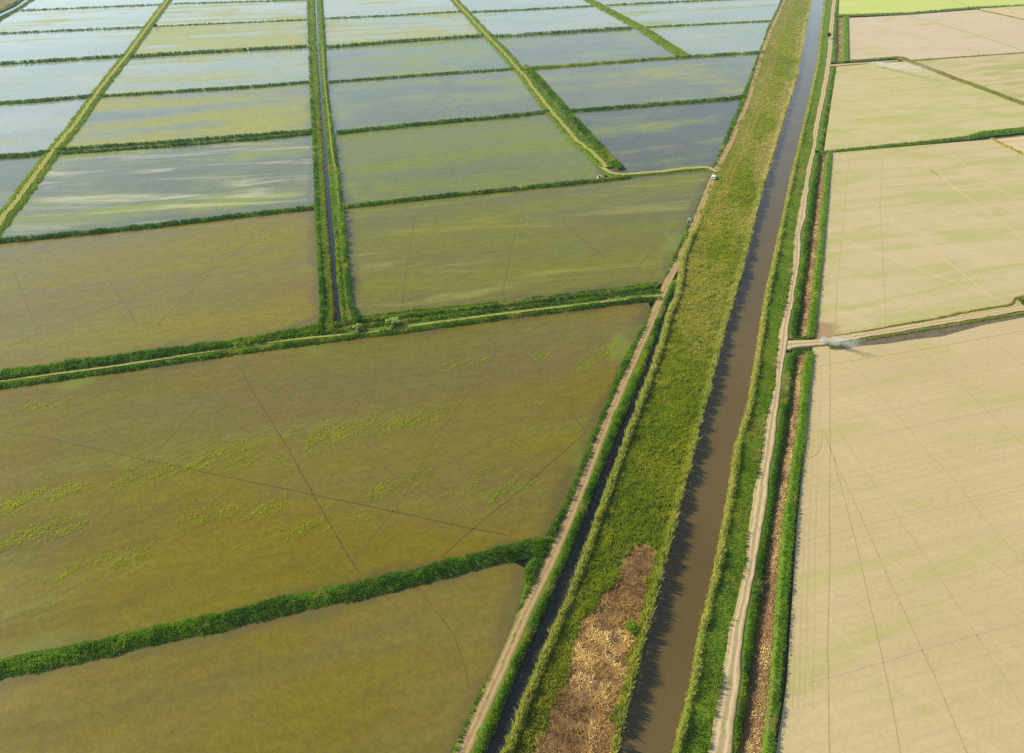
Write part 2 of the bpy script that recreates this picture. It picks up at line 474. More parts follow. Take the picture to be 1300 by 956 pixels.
def strip_mesh(name, st, hf, mat, n=7, parent=None, us=None, skirt=None, loc=None):
    us = np.linspace(0, 1, n) if us is None else np.asarray(us, float)
    n = len(us)
    V = st.L[:, None, :] + (st.R - st.L)[:, None, :] * us[None, :, None]
    U = np.broadcast_to(us[None, :], V.shape[:2])
    Z = hf(U, V[..., 0], V[..., 1])
    V3 = np.concatenate([V, Z[..., None]], -1)
    if skirt is not None:
        a = V3[:, :1].copy(); a[..., 2] = skirt; b = V3[:, -1:].copy(); b[..., 2] = skirt
        V3 = np.concatenate([a, V3, b], 1); n += 2
        U = np.concatenate([U[:, :1], U, U[:, -1:]], 1)
    m = len(V3)
    idx = np.arange(m * n).reshape(m, n)
    F = np.stack([idx[:-1, :-1], idx[:-1, 1:], idx[1:, 1:], idx[1:, :-1]], -1).reshape(-1, 4)
    o = mesh_obj(name, V3.reshape(-1, 3), F, mat, parent, loc, True, attrs={'u': (U * 2 - 1).reshape(-1)})
    return o

def dome(h, base=-.35, p=2.2, rough=.25, sc=.4, seed=3):
    def f(u, x, y):
        e = 1 - np.abs(2 * u - 1) ** p
        return base + (h - base) * e + (fbm(x * sc, y * sc, seed, 3) - .5) * rough * e
    return f

def flat(z, rough=0.0, sc=.3, seed=2):
    return lambda u, x, y: z + (fbm(x * sc, y * sc, seed, 3) - .5) * rough

def plant_strip(name, st, zf, hfun, cfun, parent=None, k=1.0, cap=12.0, n=5, lean=.42, wk=.5, seed=0, mat=None, keep=None, loc=None, spread=None):
    x, y, u, s = st.points(k, cap, seed)
    if keep is not None:
        q = keep(x, y, u, s); x, y, u, s = x[q], y[q], u[q], s[q]
    p = pix(x, y)
    clump = fbm(x * .75, y * .75, seed + 301, 2); cl2 = fbm(x * .28, y * .28, seed + 302, 2)
    far = smooth(.3, .75, pix(x, y))
    h = hfun(x, y, u, s) * ((.5 + .42 * smooth(.25, .7, clump) + .24 * smooth(.35, .65, cl2)) * (1 - far) + .95 * far); c = cfun(x, y, u, s)
    z = zf(u, x, y)
    v, f, cc = blades(x, y, z, h, c, n, np.maximum(.28, p * .6) if spread is None else spread, np.maximum(.13, p * wk), lean, seed)
    o = mesh_obj(name, v, f, mat or LEAF, parent, loc, colors=cc); o['kind'] = 'stuff'; return o

# ------------------------------------------------------------------ the large ground sheet
g = mesh_obj('ground', [(-6000, -300, -1.3), (6000, -300, -1.3), (6000, 9000, -1.3), (-6000, 9000, -1.3)], [(0, 1, 2, 3)], M_GROUND)
tag(g, kind='structure')

# ------------------------------------------------------------------ paddies
def slab(name, poly_px, mat, z=0.0, thick=.6, edge=0.0):
    P = pts(poly_px, z); n = len(P)
    area = sum(P[i][0] * P[(i + 1) % n][1] - P[(i + 1) % n][0] * P[i][1] for i in range(n))
    if area < 0: P = P[::-1]
    if not edge:
        V = [(x, y, z) for x, y in P] + [(x, y, z - thick) for x, y in P]
        F = [tuple(range(n))] + [((i + 1) % n, i, i + n, (i + 1) % n + n) for i in range(n)]
        return mesh_obj(name, V, F, mat)
    # a fine sheet that knows how far each point lies from the field's edge
    B = []
    for i in range(n):
        a = P[i]; b = P[(i + 1) % n]; m = max(1, int(np.linalg.norm(b - a) / 6))
        for t in range(m): B.append(a + (b - a) * t / m)
    B = np.array(B); nb = len(B)
    st = max(2.5, math.sqrt(abs(area) / 1800))
    gx, gy = np.meshgrid(np.arange(B[:, 0].min(), B[:, 0].max(), st), np.arange(B[:, 1].min(), B[:, 1].max(), st))
    G = np.stack([gx.ravel(), gy.ravel()], -1)
    G = G + RNG.uniform(-.2, .2, G.shape) * st
    G = G[poly_in(G[:, 0], G[:, 1], P)]
    def dist(Q):
        d = np.full(len(Q), 1e9)
        for i in range(n):
            a = P[i]; ab = P[(i + 1) % n] - a
            t = np.clip(((Q - a) @ ab) / (ab @ ab + 1e-9), 0, 1)
            d = np.minimum(d, np.linalg.norm(Q - (a + t[:, None] * ab), axis=1))
        return d
    G = G[dist(G) > st * .4]
    pts2 = [Vector(q) for q in np.concatenate([B, G])]
    vo, eo, fo, _, _, _ = delaunay_2d_cdt(pts2, [], [list(range(nb))], 1, 1e-4)
    Q = np.array([(v.x, v.y) for v in vo])
    V = [(x, y, z) for x, y in Q]; F = [tuple(f) for f in fo]
    o_ = len(V)
    V += [(x, y, z) for x, y in P] + [(x, y, z - thick) for x, y in P]
    F += [(o_ + (i + 1) % n, o_ + i, o_ + i + n, o_ + (i + 1) % n + n) for i in range(n)]
    e = np.concatenate([np.clip(1 - dist(Q) / edge, 0, 1), np.ones(2 * n)])
    return mesh_obj(name, V, F, mat, attrs={'edge': e})

def wheel_track(parent, line, w, mat, z=.006, label=None):
    st = Ribbon(line, w * .66, 2.5, .15, int(abs(line[0][0])) % 97, rag=.9)
    o = strip_mesh('wheel_track', st, flat(z), mat, 3, parent=parent, loc=(0, 0, 0))
    return o

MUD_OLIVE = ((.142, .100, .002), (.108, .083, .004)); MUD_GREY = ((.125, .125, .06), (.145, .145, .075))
MUD_BROWN = ((.160, .118, .008), (.138, .108, .014)); MUD_PALE = ((.225, .245, .175), (.265, .275, .20))
W_YEL = (.30, .29, .02); W_GRN = (.22, .27, .018); W_MUS = (.30, .29, .03)
BRI = (.44, .42, .27)
PAD = {}
def paddy(key, poly, label, mud, weed, cover, seed, **kw):
    m = paddy_mat('paddy_water_%d' % seed, mud[0], mud[1], weed, cover, seed, **kw)
    o = slab('rice_paddy', poly, m, edge=9.0)
    tag(o, label, 'rice paddy', 'flooded rice paddies')
    PAD[key] = o
    return o

# beyond the sloping grass track on the far left
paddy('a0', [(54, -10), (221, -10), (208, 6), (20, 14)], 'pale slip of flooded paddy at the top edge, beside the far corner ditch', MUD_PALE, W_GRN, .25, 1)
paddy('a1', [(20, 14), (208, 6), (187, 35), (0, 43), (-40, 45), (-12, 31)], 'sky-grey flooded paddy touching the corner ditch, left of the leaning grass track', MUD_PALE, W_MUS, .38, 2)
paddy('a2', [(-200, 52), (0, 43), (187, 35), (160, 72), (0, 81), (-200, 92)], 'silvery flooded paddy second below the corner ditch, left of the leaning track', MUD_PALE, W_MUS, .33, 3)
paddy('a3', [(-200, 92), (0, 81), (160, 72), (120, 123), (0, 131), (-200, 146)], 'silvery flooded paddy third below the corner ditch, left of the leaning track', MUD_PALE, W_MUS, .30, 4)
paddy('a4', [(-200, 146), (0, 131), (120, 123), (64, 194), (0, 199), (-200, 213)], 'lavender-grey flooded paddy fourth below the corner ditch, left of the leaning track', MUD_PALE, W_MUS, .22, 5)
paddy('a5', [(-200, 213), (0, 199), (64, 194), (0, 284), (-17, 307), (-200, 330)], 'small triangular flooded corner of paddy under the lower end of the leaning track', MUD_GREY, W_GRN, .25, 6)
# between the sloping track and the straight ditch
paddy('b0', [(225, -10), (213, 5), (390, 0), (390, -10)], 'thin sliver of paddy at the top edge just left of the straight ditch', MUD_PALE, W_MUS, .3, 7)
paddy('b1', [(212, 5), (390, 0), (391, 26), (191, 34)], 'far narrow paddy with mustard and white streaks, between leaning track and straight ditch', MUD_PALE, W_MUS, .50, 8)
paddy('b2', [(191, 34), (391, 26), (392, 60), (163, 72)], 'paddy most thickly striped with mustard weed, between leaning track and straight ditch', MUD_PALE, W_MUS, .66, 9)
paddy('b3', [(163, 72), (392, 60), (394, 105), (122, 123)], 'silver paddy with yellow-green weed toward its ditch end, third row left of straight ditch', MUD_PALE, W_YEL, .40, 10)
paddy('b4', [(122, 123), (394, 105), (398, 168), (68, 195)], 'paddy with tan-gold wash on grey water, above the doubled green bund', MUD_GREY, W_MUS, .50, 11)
paddy('b5', [(68, 195), (398, 168), (401, 264), (127, 294), (0, 306), (-17, 307)], 'grey paddy scuffed with pale cream flecks, below the doubled green bund', MUD_GREY, W_GRN, .40, 12, bright=BRI, thb=.52)
o = paddy('b6', [(-200, 326), (-17, 307), (0, 306), (127, 294), (401, 264), (407, 388), (406, 412), (330, 430), (165, 452), (0, 477), (-200, 502)], 'gold-brown paddy with crossing wheel lines, directly above the long double dike', MUD_BROWN, (.20, .18, .006), .47, 13, soft=.14, wmix=.6)
# right of the straight ditch
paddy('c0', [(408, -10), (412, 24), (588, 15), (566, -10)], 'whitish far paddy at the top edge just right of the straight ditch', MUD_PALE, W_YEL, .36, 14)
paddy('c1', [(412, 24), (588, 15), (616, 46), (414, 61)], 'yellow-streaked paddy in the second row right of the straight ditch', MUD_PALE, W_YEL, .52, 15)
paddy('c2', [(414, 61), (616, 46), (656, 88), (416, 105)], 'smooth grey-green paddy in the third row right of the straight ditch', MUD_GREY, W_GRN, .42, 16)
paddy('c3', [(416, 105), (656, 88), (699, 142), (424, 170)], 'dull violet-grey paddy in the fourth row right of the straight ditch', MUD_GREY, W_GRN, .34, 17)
paddy('c4', [(424, 170), (699, 142), (768, 214), (768, 229), (650, 241), (523, 254), (436, 263)], 'olive paddy with a bright green far corner, fifth row right of the straight ditch', ((.115, .115, .016), (.13, .125, .022)), (.17, .21, .006), .52, 18, soft=.14, wmix=.6)
o2 = paddy('c5', [(436, 263), (523, 254), (650, 241), (768, 229), (894, 215), (905, 220), (893, 248), (876, 286), (853, 334), (842, 360), (740, 373), (650, 384), (462, 404), (446, 398)], 'broad olive paddy bounded by the reedy dike below and the riverside track', ((.130, .110, .005), (.110, .097, .010)), (.17, .185, .004), .47, 19, bright=(.26, .24, .05), soft=.15, wmix=.5)
# between the two middle tracks, and beyond
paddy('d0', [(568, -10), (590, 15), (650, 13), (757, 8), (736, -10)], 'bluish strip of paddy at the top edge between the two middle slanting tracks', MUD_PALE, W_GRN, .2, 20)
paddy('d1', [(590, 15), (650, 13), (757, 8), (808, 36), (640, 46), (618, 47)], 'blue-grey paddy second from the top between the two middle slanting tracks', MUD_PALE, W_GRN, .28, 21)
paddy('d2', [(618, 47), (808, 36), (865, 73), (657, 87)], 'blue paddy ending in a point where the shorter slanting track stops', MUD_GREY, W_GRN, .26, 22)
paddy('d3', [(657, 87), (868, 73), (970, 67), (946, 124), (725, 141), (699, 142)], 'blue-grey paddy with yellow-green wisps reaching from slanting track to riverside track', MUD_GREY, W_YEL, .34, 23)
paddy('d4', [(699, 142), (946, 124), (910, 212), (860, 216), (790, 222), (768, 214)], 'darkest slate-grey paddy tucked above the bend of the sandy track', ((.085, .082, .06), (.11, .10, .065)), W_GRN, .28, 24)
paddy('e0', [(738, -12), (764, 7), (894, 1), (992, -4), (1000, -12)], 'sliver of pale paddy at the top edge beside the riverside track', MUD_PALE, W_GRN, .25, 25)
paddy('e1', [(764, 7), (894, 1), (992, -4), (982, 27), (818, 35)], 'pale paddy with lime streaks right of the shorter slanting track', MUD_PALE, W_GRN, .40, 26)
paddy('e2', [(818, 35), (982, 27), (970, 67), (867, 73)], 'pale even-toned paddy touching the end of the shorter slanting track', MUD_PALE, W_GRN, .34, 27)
# the two nearest
big = paddy('f0', [(-220, 524), (0, 488), (165, 466), (330, 440), (430, 430), (640, 403), (822, 380), (826, 392), (800, 448), (772, 520), (738, 600), (712, 650), (693, 688), (640, 704), (345, 778), (0, 851), (-220, 900)], 'largest olive-brown paddy, wheel lines crossing it and bright seedling flecks along its middle', MUD_OLIVE, (.155, .145, .003), .48, 28, seedlings=.35, soft=.15, wmix=.5)
low = paddy('f1', [(-260, 918), (0, 858), (345, 778), (640, 708), (668, 722), (668, 757), (655, 805), (628, 866), (580, 975), (500, 1150), (-420, 1150)], 'nearest muddy paddy below the bushy green hedge', ((.14, .112, .02), (.12, .098, .010)), (.17, .125, .004), .46, 29, soft=.15, wmix=.6)

M_WT_WET = flat_mat('wet_wheel_rut', (.085, .055, .006), .3, 0, .3)
M_WT_WET2 = flat_mat('wet_wheel_rut_faint', (.105, .078, .008), .3, 0, .3)
for ln, w, mm in [
    ([(0, 548), (60, 556), (190, 585), (330, 614), (457, 640), (503, 650), (599, 671), (650, 680)], .42, M_WT_WET),
    ([(302, 463), (228, 542), (198, 577), (134, 640), (107, 666), (51, 714), (-20, 772)], .45, M_WT_WET2),
    ([(302, 463), (320, 495), (366, 570), (404, 640), (447, 714), (456, 728)], .42, M_WT_WET),
    ([(632, 445), (600, 492), (564, 542), (536, 588), (510, 635), (447, 714)], .42, M_WT_WET2),
    ([(676, 455), (690, 480), (714, 511), (743, 548)], .36, M_WT_WET2),
    ([(745, 548), (691, 595), (645, 635), (599, 672), (562, 706)], .42, M_WT_WET)]:
    wheel_track(big, ln, w, mm)
for ln in ([(529, 268), (518, 329), (510, 392)], [(663, 261), (650, 311), (637, 378)], [(872, 274), (818, 329), (793, 364)], [(700, 270), (767, 327), (798, 347)]):
    wheel_track(PAD['c5'], ln, .4, M_WT_WET2)
for ln in ([(345, 284), (271, 342), (200, 412)], [(340, 318), (266, 344), (165, 380), (76, 413), (10, 440)], [(138, 355), (175, 413)], [(18, 345), (40, 402)]):
    wheel_track(PAD['b6'], ln, .42, M_WT_WET2)
wheel_track(low, [(535, 752), (574, 803), (589, 838), (595, 870)], .3, M_WT_WET2)
for ln in ([(472, 130), (520, 112)], [(535, 148), (575, 100)]):
    wheel_track(PAD['c3'], ln, .5, M_WT_WET2)

# young rice standing out of the water in broken bands
SX = []; SY = []
rs = np.random.default_rng(21)
for ln, wd_ in (([(-40, 668), (0, 650), (60, 622), (130, 606), (195, 592)], 6), ([(235, 590), (290, 577), (370, 568), (410, 556)], 7), ([(410, 552), (470, 545), (565, 528)], 5),
                ([(465, 630), (500, 618), (545, 606)], 4), ([(590, 616), (650, 597), (700, 574)], 5), ([(230, 664), (300, 650), (360, 640)], 5), ([(620, 632), (680, 612), (715, 596)], 4), ([(0, 690), (60, 672), (110, 668)], 5), ([(560, 465), (640, 455), (700, 452)], 3), ([(130, 610), (235, 595)], 4), ([(300, 690), (400, 668), (470, 655)], 3), ([(60, 735), (130, 715), (190, 708)], 4), ([(20, 520), (90, 508)], 3), ([(730, 470), (785, 440)], 4)):
    L_ = pts(ln); d_ = np.concatenate([[0], np.cumsum(np.linalg.norm(np.diff(L_, axis=0), axis=1))])
    n_ = int(d_[-1] * wd_ * 2 * 3.6); q_ = rs.uniform(0, d_[-1], n_)
    SX.append(np.interp(q_, d_, L_[:, 0]) + rs.normal(0, .6, n_)); SY.append(np.interp(q_, d_, L_[:, 1]) + rs.normal(0, wd_ * .42, n_))
SX = np.concatenate(SX); SY = np.concatenate(SY)
ca, sa = math.cos(BUND_ANG + .5), math.sin(BUND_ANG + .5)
U_ = SX * ca + SY * sa; W_ = -SX * sa + SY * ca
ok = (fbm(U_ * .12, W_ * .8, 91, 3) > .49) & (fbm(SX * .05, SY * .05, 92, 2) > .30)
SX, SY = SX[ok], SY[ok]
sc_ = lerp3((.19, .28, .006), (.34, .42, .012), fbm(SX * .3, SY * .3, 93, 2))
v, f, cc = blades(SX, SY, np.full(len(SX), .03), np.full(len(SX), .28), sc_, 4, .32, .10, .9, 22)
mesh_obj('rice_seedlings', v, f, LEAF, big, (0, 0, 0), colors=cc)['kind'] = 'stuff'

# ------------------------------------------------------------------ dry fields right of the river
TAN = ((.425, .335, .175), (.395, .313, .157)); PINK = ((.435, .348, .195), (.405, .332, .175))
YG = (.33, .33, .07); YGB = (.36, .40, .07)
RA = 0.0
def field(key, poly, label, c, gcol, amt, seed, ang=0.0, corner=None):
    o = slab('dry_field', poly, dry_mat('field_soil_%d' % seed, c[0], c[1], gcol, amt, seed, ang, corner))
    tag(o, label, 'field', 'dry fields across the river'); PAD[key] = o
    return o
_p0, _p1 = at(1033, 466), at(1300, 420)
RA = -math.atan2(_p1[1] - _p0[1], _p1[0] - _p0[0])
cr = at(1040, 422)
field('r4', [(1032, 441), (1060, 438), (1150, 421), (1300, 396), (1500, 362), (1900, 1150), (932, 1150), (982, 975), (999, 866), (1012, 660), (1024, 539)], 'largest bare tan field lined with wheel tracks, below the sandy crossroad', TAN, (.34, .31, .10), .2, 41, RA)
field('r3', [(1055, 194), (1257, 177), (1300, 197), (1500, 292), (1500, 360), (1300, 393), (1200, 408), (1110, 422), (1034, 434), (1044, 318)], 'tan field with a brown scorched corner above the sandy crossroad', PINK, (.30, .31, .09), .45, 42, RA, ((cr[0], cr[1]), 9.0, (.27, .17, .085)))
field('r3b', [(1260, 177), (1300, 173), (1500, 150), (1500, 290), (1300, 196)], 'pinkish bare wedge of field beyond the straw-yellow strip', ((.52, .39, .25), (.48, .37, .22)), YG, .1, 43, RA)
field('r2', [(1062, 85), (1105, 81), (1153, 78), (1300, 131), (1375, 156), (1300, 165), (1231, 175), (1046, 193)], 'yellow-green tinged field over which the farther smoke drifts', ((.42, .36, .19), (.40, .345, .16)), (.30, .31, .08), .48, 44, RA)
field('r2b', [(1155, 78), (1300, 67), (1500, 52), (1500, 140), (1378, 156), (1300, 131)], 'tan field with dark green smears right of the slanting rough bund', PINK, (.24, .27, .05), .55, 45, RA)
field('r1a', [(1077, 23), (1153, 19), (1297, 63), (1300, 66), (1160, 77), (1142, 73), (1078, 78)], 'smooth pinkish-tan field under the bright lime crop, left of the dark furrow', ((.46, .37, .25), (.43, .35, .215)), YG, .15, 46, RA)
field('r1b', [(1153, 19), (1242, 12), (1300, 25), (1450, 58), (1300, 66), (1297, 63)], 'pinkish-tan field between the dark furrow and the thin slanting bund', ((.46, .37, .25), (.43, .35, .215)), YG, .15, 47, RA)
field('r1c', [(1244, 11), (1500, -5), (1500, 60), (1450, 58), (1300, 24)], 'small pale tan corner of field beyond the thin slanting bund', ((.50, .39, .23), (.47, .37, .21)), YG, .3, 48, RA)
field('r0', [(1065, 19), (1153, 16), (1236, 10), (1201, -3), (1180, -12), (1066, -12)], 'bright lime-yellow crop field at the top edge next to the river track', ((.43, .46, .15), (.40, .44, .13)), (.36, .44, .06), .5, 49, RA)
field('r0b', [(1182, -12), (1203, -3), (1238, 10), (1500, -6), (1500, -14)], 'second bright lime crop field, cut off by a thin dark line', ((.43, .46, .15), (.41, .44, .13)), (.36, .44, .06), .5, 50, RA)

M_WT_DRY = flat_mat('dry_wheel_rut', (.29, .205, .10), .95, 0, .1)
M_WT_DRY2 = flat_mat('dry_wheel_rut_faint', (.345, .255, .13), .95, 0, .1)
M_WT_PALE = flat_mat('pale_wheel_line', (.48, .36, .19), .95, 0, .1)
r4 = PAD['r4']
for ln, w, mm in [
    ([(1033, 466), (1100, 455), (1168, 444), (1300, 420), (1400, 402)], .30, M_WT_DRY),
    ([(1054, 445), (1054, 572), (1053, 630), (1054, 706), (1051, 787), (1052, 866), (1052, 960)], .24, M_WT_DRY),
    ([(1074, 449), (1132, 519), (1165, 560), (1198, 595), (1236, 640), (1290, 705), (1340, 770)], .24, M_WT_DRY2),
    ([(1154, 431), (1168, 444), (1257, 524), (1310, 575)], .30, M_WT_DRY2),
    ([(1240, 418), (1262, 435), (1310, 472)], .28, M_WT_DRY2),
    ([(1056, 534), (1092, 587), (1122, 632), (1191, 729), (1239, 805), (1280, 866), (1330, 950)], .24, M_WT_DRY2),
    ([(1049, 556), (1059, 585), (1072, 634), (1102, 752), (1127, 866), (1144, 960)], .22, M_WT_DRY),
    ([(1059, 582), (1083, 634), (1132, 742), (1170, 823), (1190, 866), (1230, 960)], .22, M_WT_DRY),
    ([(1021, 584), (1034, 579), (1041, 572), (1044, 560), (1043, 545)], .24, M_WT_DRY),
    ([(1056, 560), (1140, 545), (1257, 521), (1320, 507)], .22, M_WT_DRY2),
    ([(1013, 688), (1137, 658), (1300, 622)], .2, M_WT_DRY2),
    ([(1030, 866), (1051, 861), (1173, 825), (1320, 785)], .2, M_WT_DRY2)]:
    wheel_track(r4, ln, w, mm)
for i in range(5):
    t0 = (1056 + i * 0 - 8, 470 + i * 60)
for dx_ in (-22, -28, -34, -14):
    wheel_track(r4, [(1052 + dx_ * .75, 500), (1050 + dx_, 640), (1050 + dx_ * 1.15, 760), (1050 + dx_ * 1.3, 900)], .16, M_WT_DRY2)
r3 = PAD['r3']
for ln, w, mm in [
    ([(1078, 203), (1066, 324), (1059, 424)], .3, M_WT_DRY2), ([(1121, 200), (1117, 261), (1121, 324), (1125, 414)], .32, M_WT_DRY2),
    ([(1100, 250), (1200, 330), (1260, 378)], .8, M_WT_PALE), ([(1160, 200), (1300, 305)], .8, M_WT_PALE), ([(1205, 195), (1300, 262)], .8, M_WT_PALE),
    ([(1180, 215), (1300, 300)], .5, M_WT_PALE)]:
    wheel_track(r3, ln, w, mm)
r2 = PAD['r2']
for ln in ([(1080, 100), (1180, 150), (1230, 172)], [(1110, 95), (1200, 140), (1240, 165)], [(1150, 100), (1230, 140), (1270, 165)]):
    wheel_track(r2, ln, .8, flat_mat('pale_wheel_line_green', (.40, .35, .13), .95, 0, .1))
wheel_track(PAD['r1a'], [(1153, 19.5), (1225, 40), (1296, 63)], 1.1, flat_mat('dark_furrow', (.17, .13, .07), .95, 0, .1))
wheel_track(PAD['r0'], [(1196, -8), (1202, -2.5), (1236, 10)], 1.3, flat_mat('dark_crop_gap', (.12, .13, .04), .95, 0, .1))

# wet mud shoulder below the crossroad
mud = mesh_obj('mud', [(*p, .012) for p in pts([(1052, 443), (1060, 439), (1150, 423), (1250, 407), (1300, 399), (1345, 391), (1330, 398), (1300, 403), (1247, 413), (1218, 421), (1197, 427), (1160, 431), (1130, 436), (1095, 439), (1062, 445)])],
               [tuple(range(15))], M_MUD)
tag(mud, kind='structure')

# ------------------------------------------------------------------ water courses
RIV_L = [(1034, -16), (1030, 0), (1023, 38), (1013, 96), (995, 152), (975, 220), (969, 237), (942, 347), (920, 420), (864, 640), (805, 866), (779, 966), (760, 1040)]
RIV_R = [(1050, -16), (1046, 0), (1037, 81), (1023, 142), (1005, 216), (985, 311), (970, 377), (960, 445), (947, 521), (932, 567), (922, 636), (904, 731), (884, 813), (878, 858), (850, 966), (832, 1040)]
def grow(e, d): return [(x + d * (1 + max(0, y) / 300.0), y) for x, y in e]
rv = Strip(grow(RIV_L, -3), grow(RIV_R, 3))
tag(strip_mesh('river', rv, flat(-.8), M_RIVER, 3), kind='structure')

WL = [(399, -12), (400, 0), (402, 56), (405.3, 102), (409, 168), (412, 220), (416.5, 286), (420.5, 337), (425.5, 395), (426.5, 421)]
WR = [(401.3, -12), (402, 0), (404.4, 56), (408, 102), (412.2, 168), (417, 220), (423, 286), (427, 337), (432, 395), (435, 414)]
tag(strip_mesh('ditch', Strip(grow(WL, -2), grow(WR, 2)), flat(-.45), M_DITCH, 3), kind='structure')
GL = [(864, 357), (851, 377), (840, 401), (829, 437), (816, 472), (811, 486), (782, 554), (754, 623), (727, 693), (697, 762), (659, 848), (640, 895), (610, 970)]
GR = [(867, 358), (857, 377), (846, 401), (837, 437), (825, 472), (820, 486), (794, 554), (769, 623), (744, 693), (718, 762), (680, 848), (662, 895), (634, 970)]
tag(strip_mesh('ditch', Strip(grow(GL, -2), grow(GR, 2)), flat(-.6), M_DITCH, 3), kind='structure')
tag(strip_mesh('ditch', Ribbon([(-60, 60), (-20, 34), (0, 19), (22, 9), (40, -4), (52, -14)], 4.0), flat(.02), M_DITCH, 3), kind='structure')

# ------------------------------------------------------------------ tracks
def track(name, st, z, mat, n=9, skirt=None):
    o = strip_mesh(name, st, flat(z, .06, .5), mat, n, skirt=skirt); tag(o, kind='structure'); return o

F_LINE = [(1001, -14), (995, 3), (978, 40), (967.5, 68), (950, 127), (927, 183), (910, 214), (884, 278), (863, 329), (848, 357), (822, 420), (792, 486), (767, 544), (731, 638), (701, 709), (670, 772), (640, 841), (628, 868), (583, 968), (502, 1150)]
track('dirt_track', Ribbon(F_LINE, [2.9] * 6 + [2.6] * 4 + [2.2] * 10, seed=3, rag=.12), .36, M_TRACK)
K_L = [(1060, -14), (1057, 0), (1052.5, 38), (1051, 63), (1047, 94), (1040.5, 127), (1033, 165), (1032, 187), (1024, 217), (1020, 239), (1014, 268), (1008, 305), (1005, 350), (995, 398), (988, 429), (984, 459), (983, 488), (978, 510), (972, 539), (952, 660), (946, 715), (934, 770), (923, 814), (917, 866), (897, 966)]
K_R = [(1064, -14), (1061.5, 0), (1058, 38), (1057, 63), (1053, 94), (1046.5, 127), (1039, 165), (1036, 187), (1028, 224), (1026, 246), (1023, 275), (1017.5, 297), (1017, 318), (1011, 362), (1004, 398), (1000, 423), (999, 449), (992, 481), (988, 517), (987, 539), (969, 660), (959, 715), (951, 770), (944, 825), (940, 866), (926, 966)]
track('dirt_track', Strip(K_L, K_R, wob=1.4), .375, M_TRACK_PALE, skirt=-1.25)
track('dirt_track', Ribbon([(994, 440), (1008, 437), (1040, 436), (1054, 433), (1110, 424), (1200, 409), (1300, 392), (1420, 372)], [4.5, 3.6, 3.2, 3.0, 2.6, 2.6, 2.6, 2.6], seed=4), .345, M_TRACK_PALE, skirt=-1.25)
track('dirt_track', Ribbon([(1051, 84), (1075, 82), (1105, 80), (1140, 77)], [4, 3.4, 2.8, 1.5], seed=5), .33, M_TRACK_PALE)

# ------------------------------------------------------------------ grass bunds
def mixc(x, y, c0, c1, c2, seed, s=.08, t2=.62):
    n = fbm(x * s, y * s, seed, 4); m = fbm(x * s * 4, y * s * 4, seed + 40, 3)
    c = lerp3(c0, c1, smooth(.35, .65, n * .6 + m * .4))
    c = lerp3(c, c2, smooth(t2, t2 + .16, m * .55 + fbm(x * .05, y * .05, seed + 9, 3) * .45))
    return lerp3(c, (.30, .27, .10), smooth(.60, .72, fbm(x * .11, y * .11, seed + 21, 4)) * .7 * smooth(.35, .6, m))

_bseed = [0]
def bund(line, w, hb, hg, label, cols=(GREEN_D, GREEN, GREEN_Y), group='grassy bunds between the paddies', tr=None, name='grassy_bund', cat='bund', k=2.6, mat=None, trmat=None, leaf=None, t2=.62, bankmat=None, trz=.03):
    _bseed[0] += 1; sd = _bseed[0] * 11
    st = Ribbon(line, w, 2.0, .35, sd)
    hf = dome(hb, -.3, 2.6 if tr is None else 5, .3, .4, sd)
    o = strip_mesh(name, st, hf, bankmat or M_BANK, 9)
    tag(o, label, cat, group)
    def hh(x, y, u, s): return hg * (1 + .25 * smooth(.4, .8, pix(x, y))) * (.7 + .45 * fbm(x * .18, y * .18, sd + 2, 3)) * (.55 + .45 * (1 - np.abs(2 * u - 1) ** 2))
    def cc(x, y, u, s): return mixc(x, y, *cols, sd + 4, t2=t2)
    kp = None
    if tr is not None:
        c, hw = tr
        kp = lambda x, y, u, s: np.abs(u - c) > hw
    plant_strip('grass', st, hf, hh, cc, parent=o, k=k, seed=sd, keep=kp, loc=(0, 0, 0), mat=leaf or LEAF)
    if tr is not None:
        sub = Strip.__new__(Strip)
        sub.L = st.L + (st.R - st.L) * (c - hw); sub.R = st.L + (st.R - st.L) * (c + hw); sub.fin()
        tk = strip_mesh('dirt_track', sub, flat(hb + .16 + trz, .05), trmat or M_TRACK_GRASS, 9)
        tag(tk, kind='structure')
    return o

BCOLS = ((.028, .105, .022), (.05, .145, .016), (.12, .21, .014))
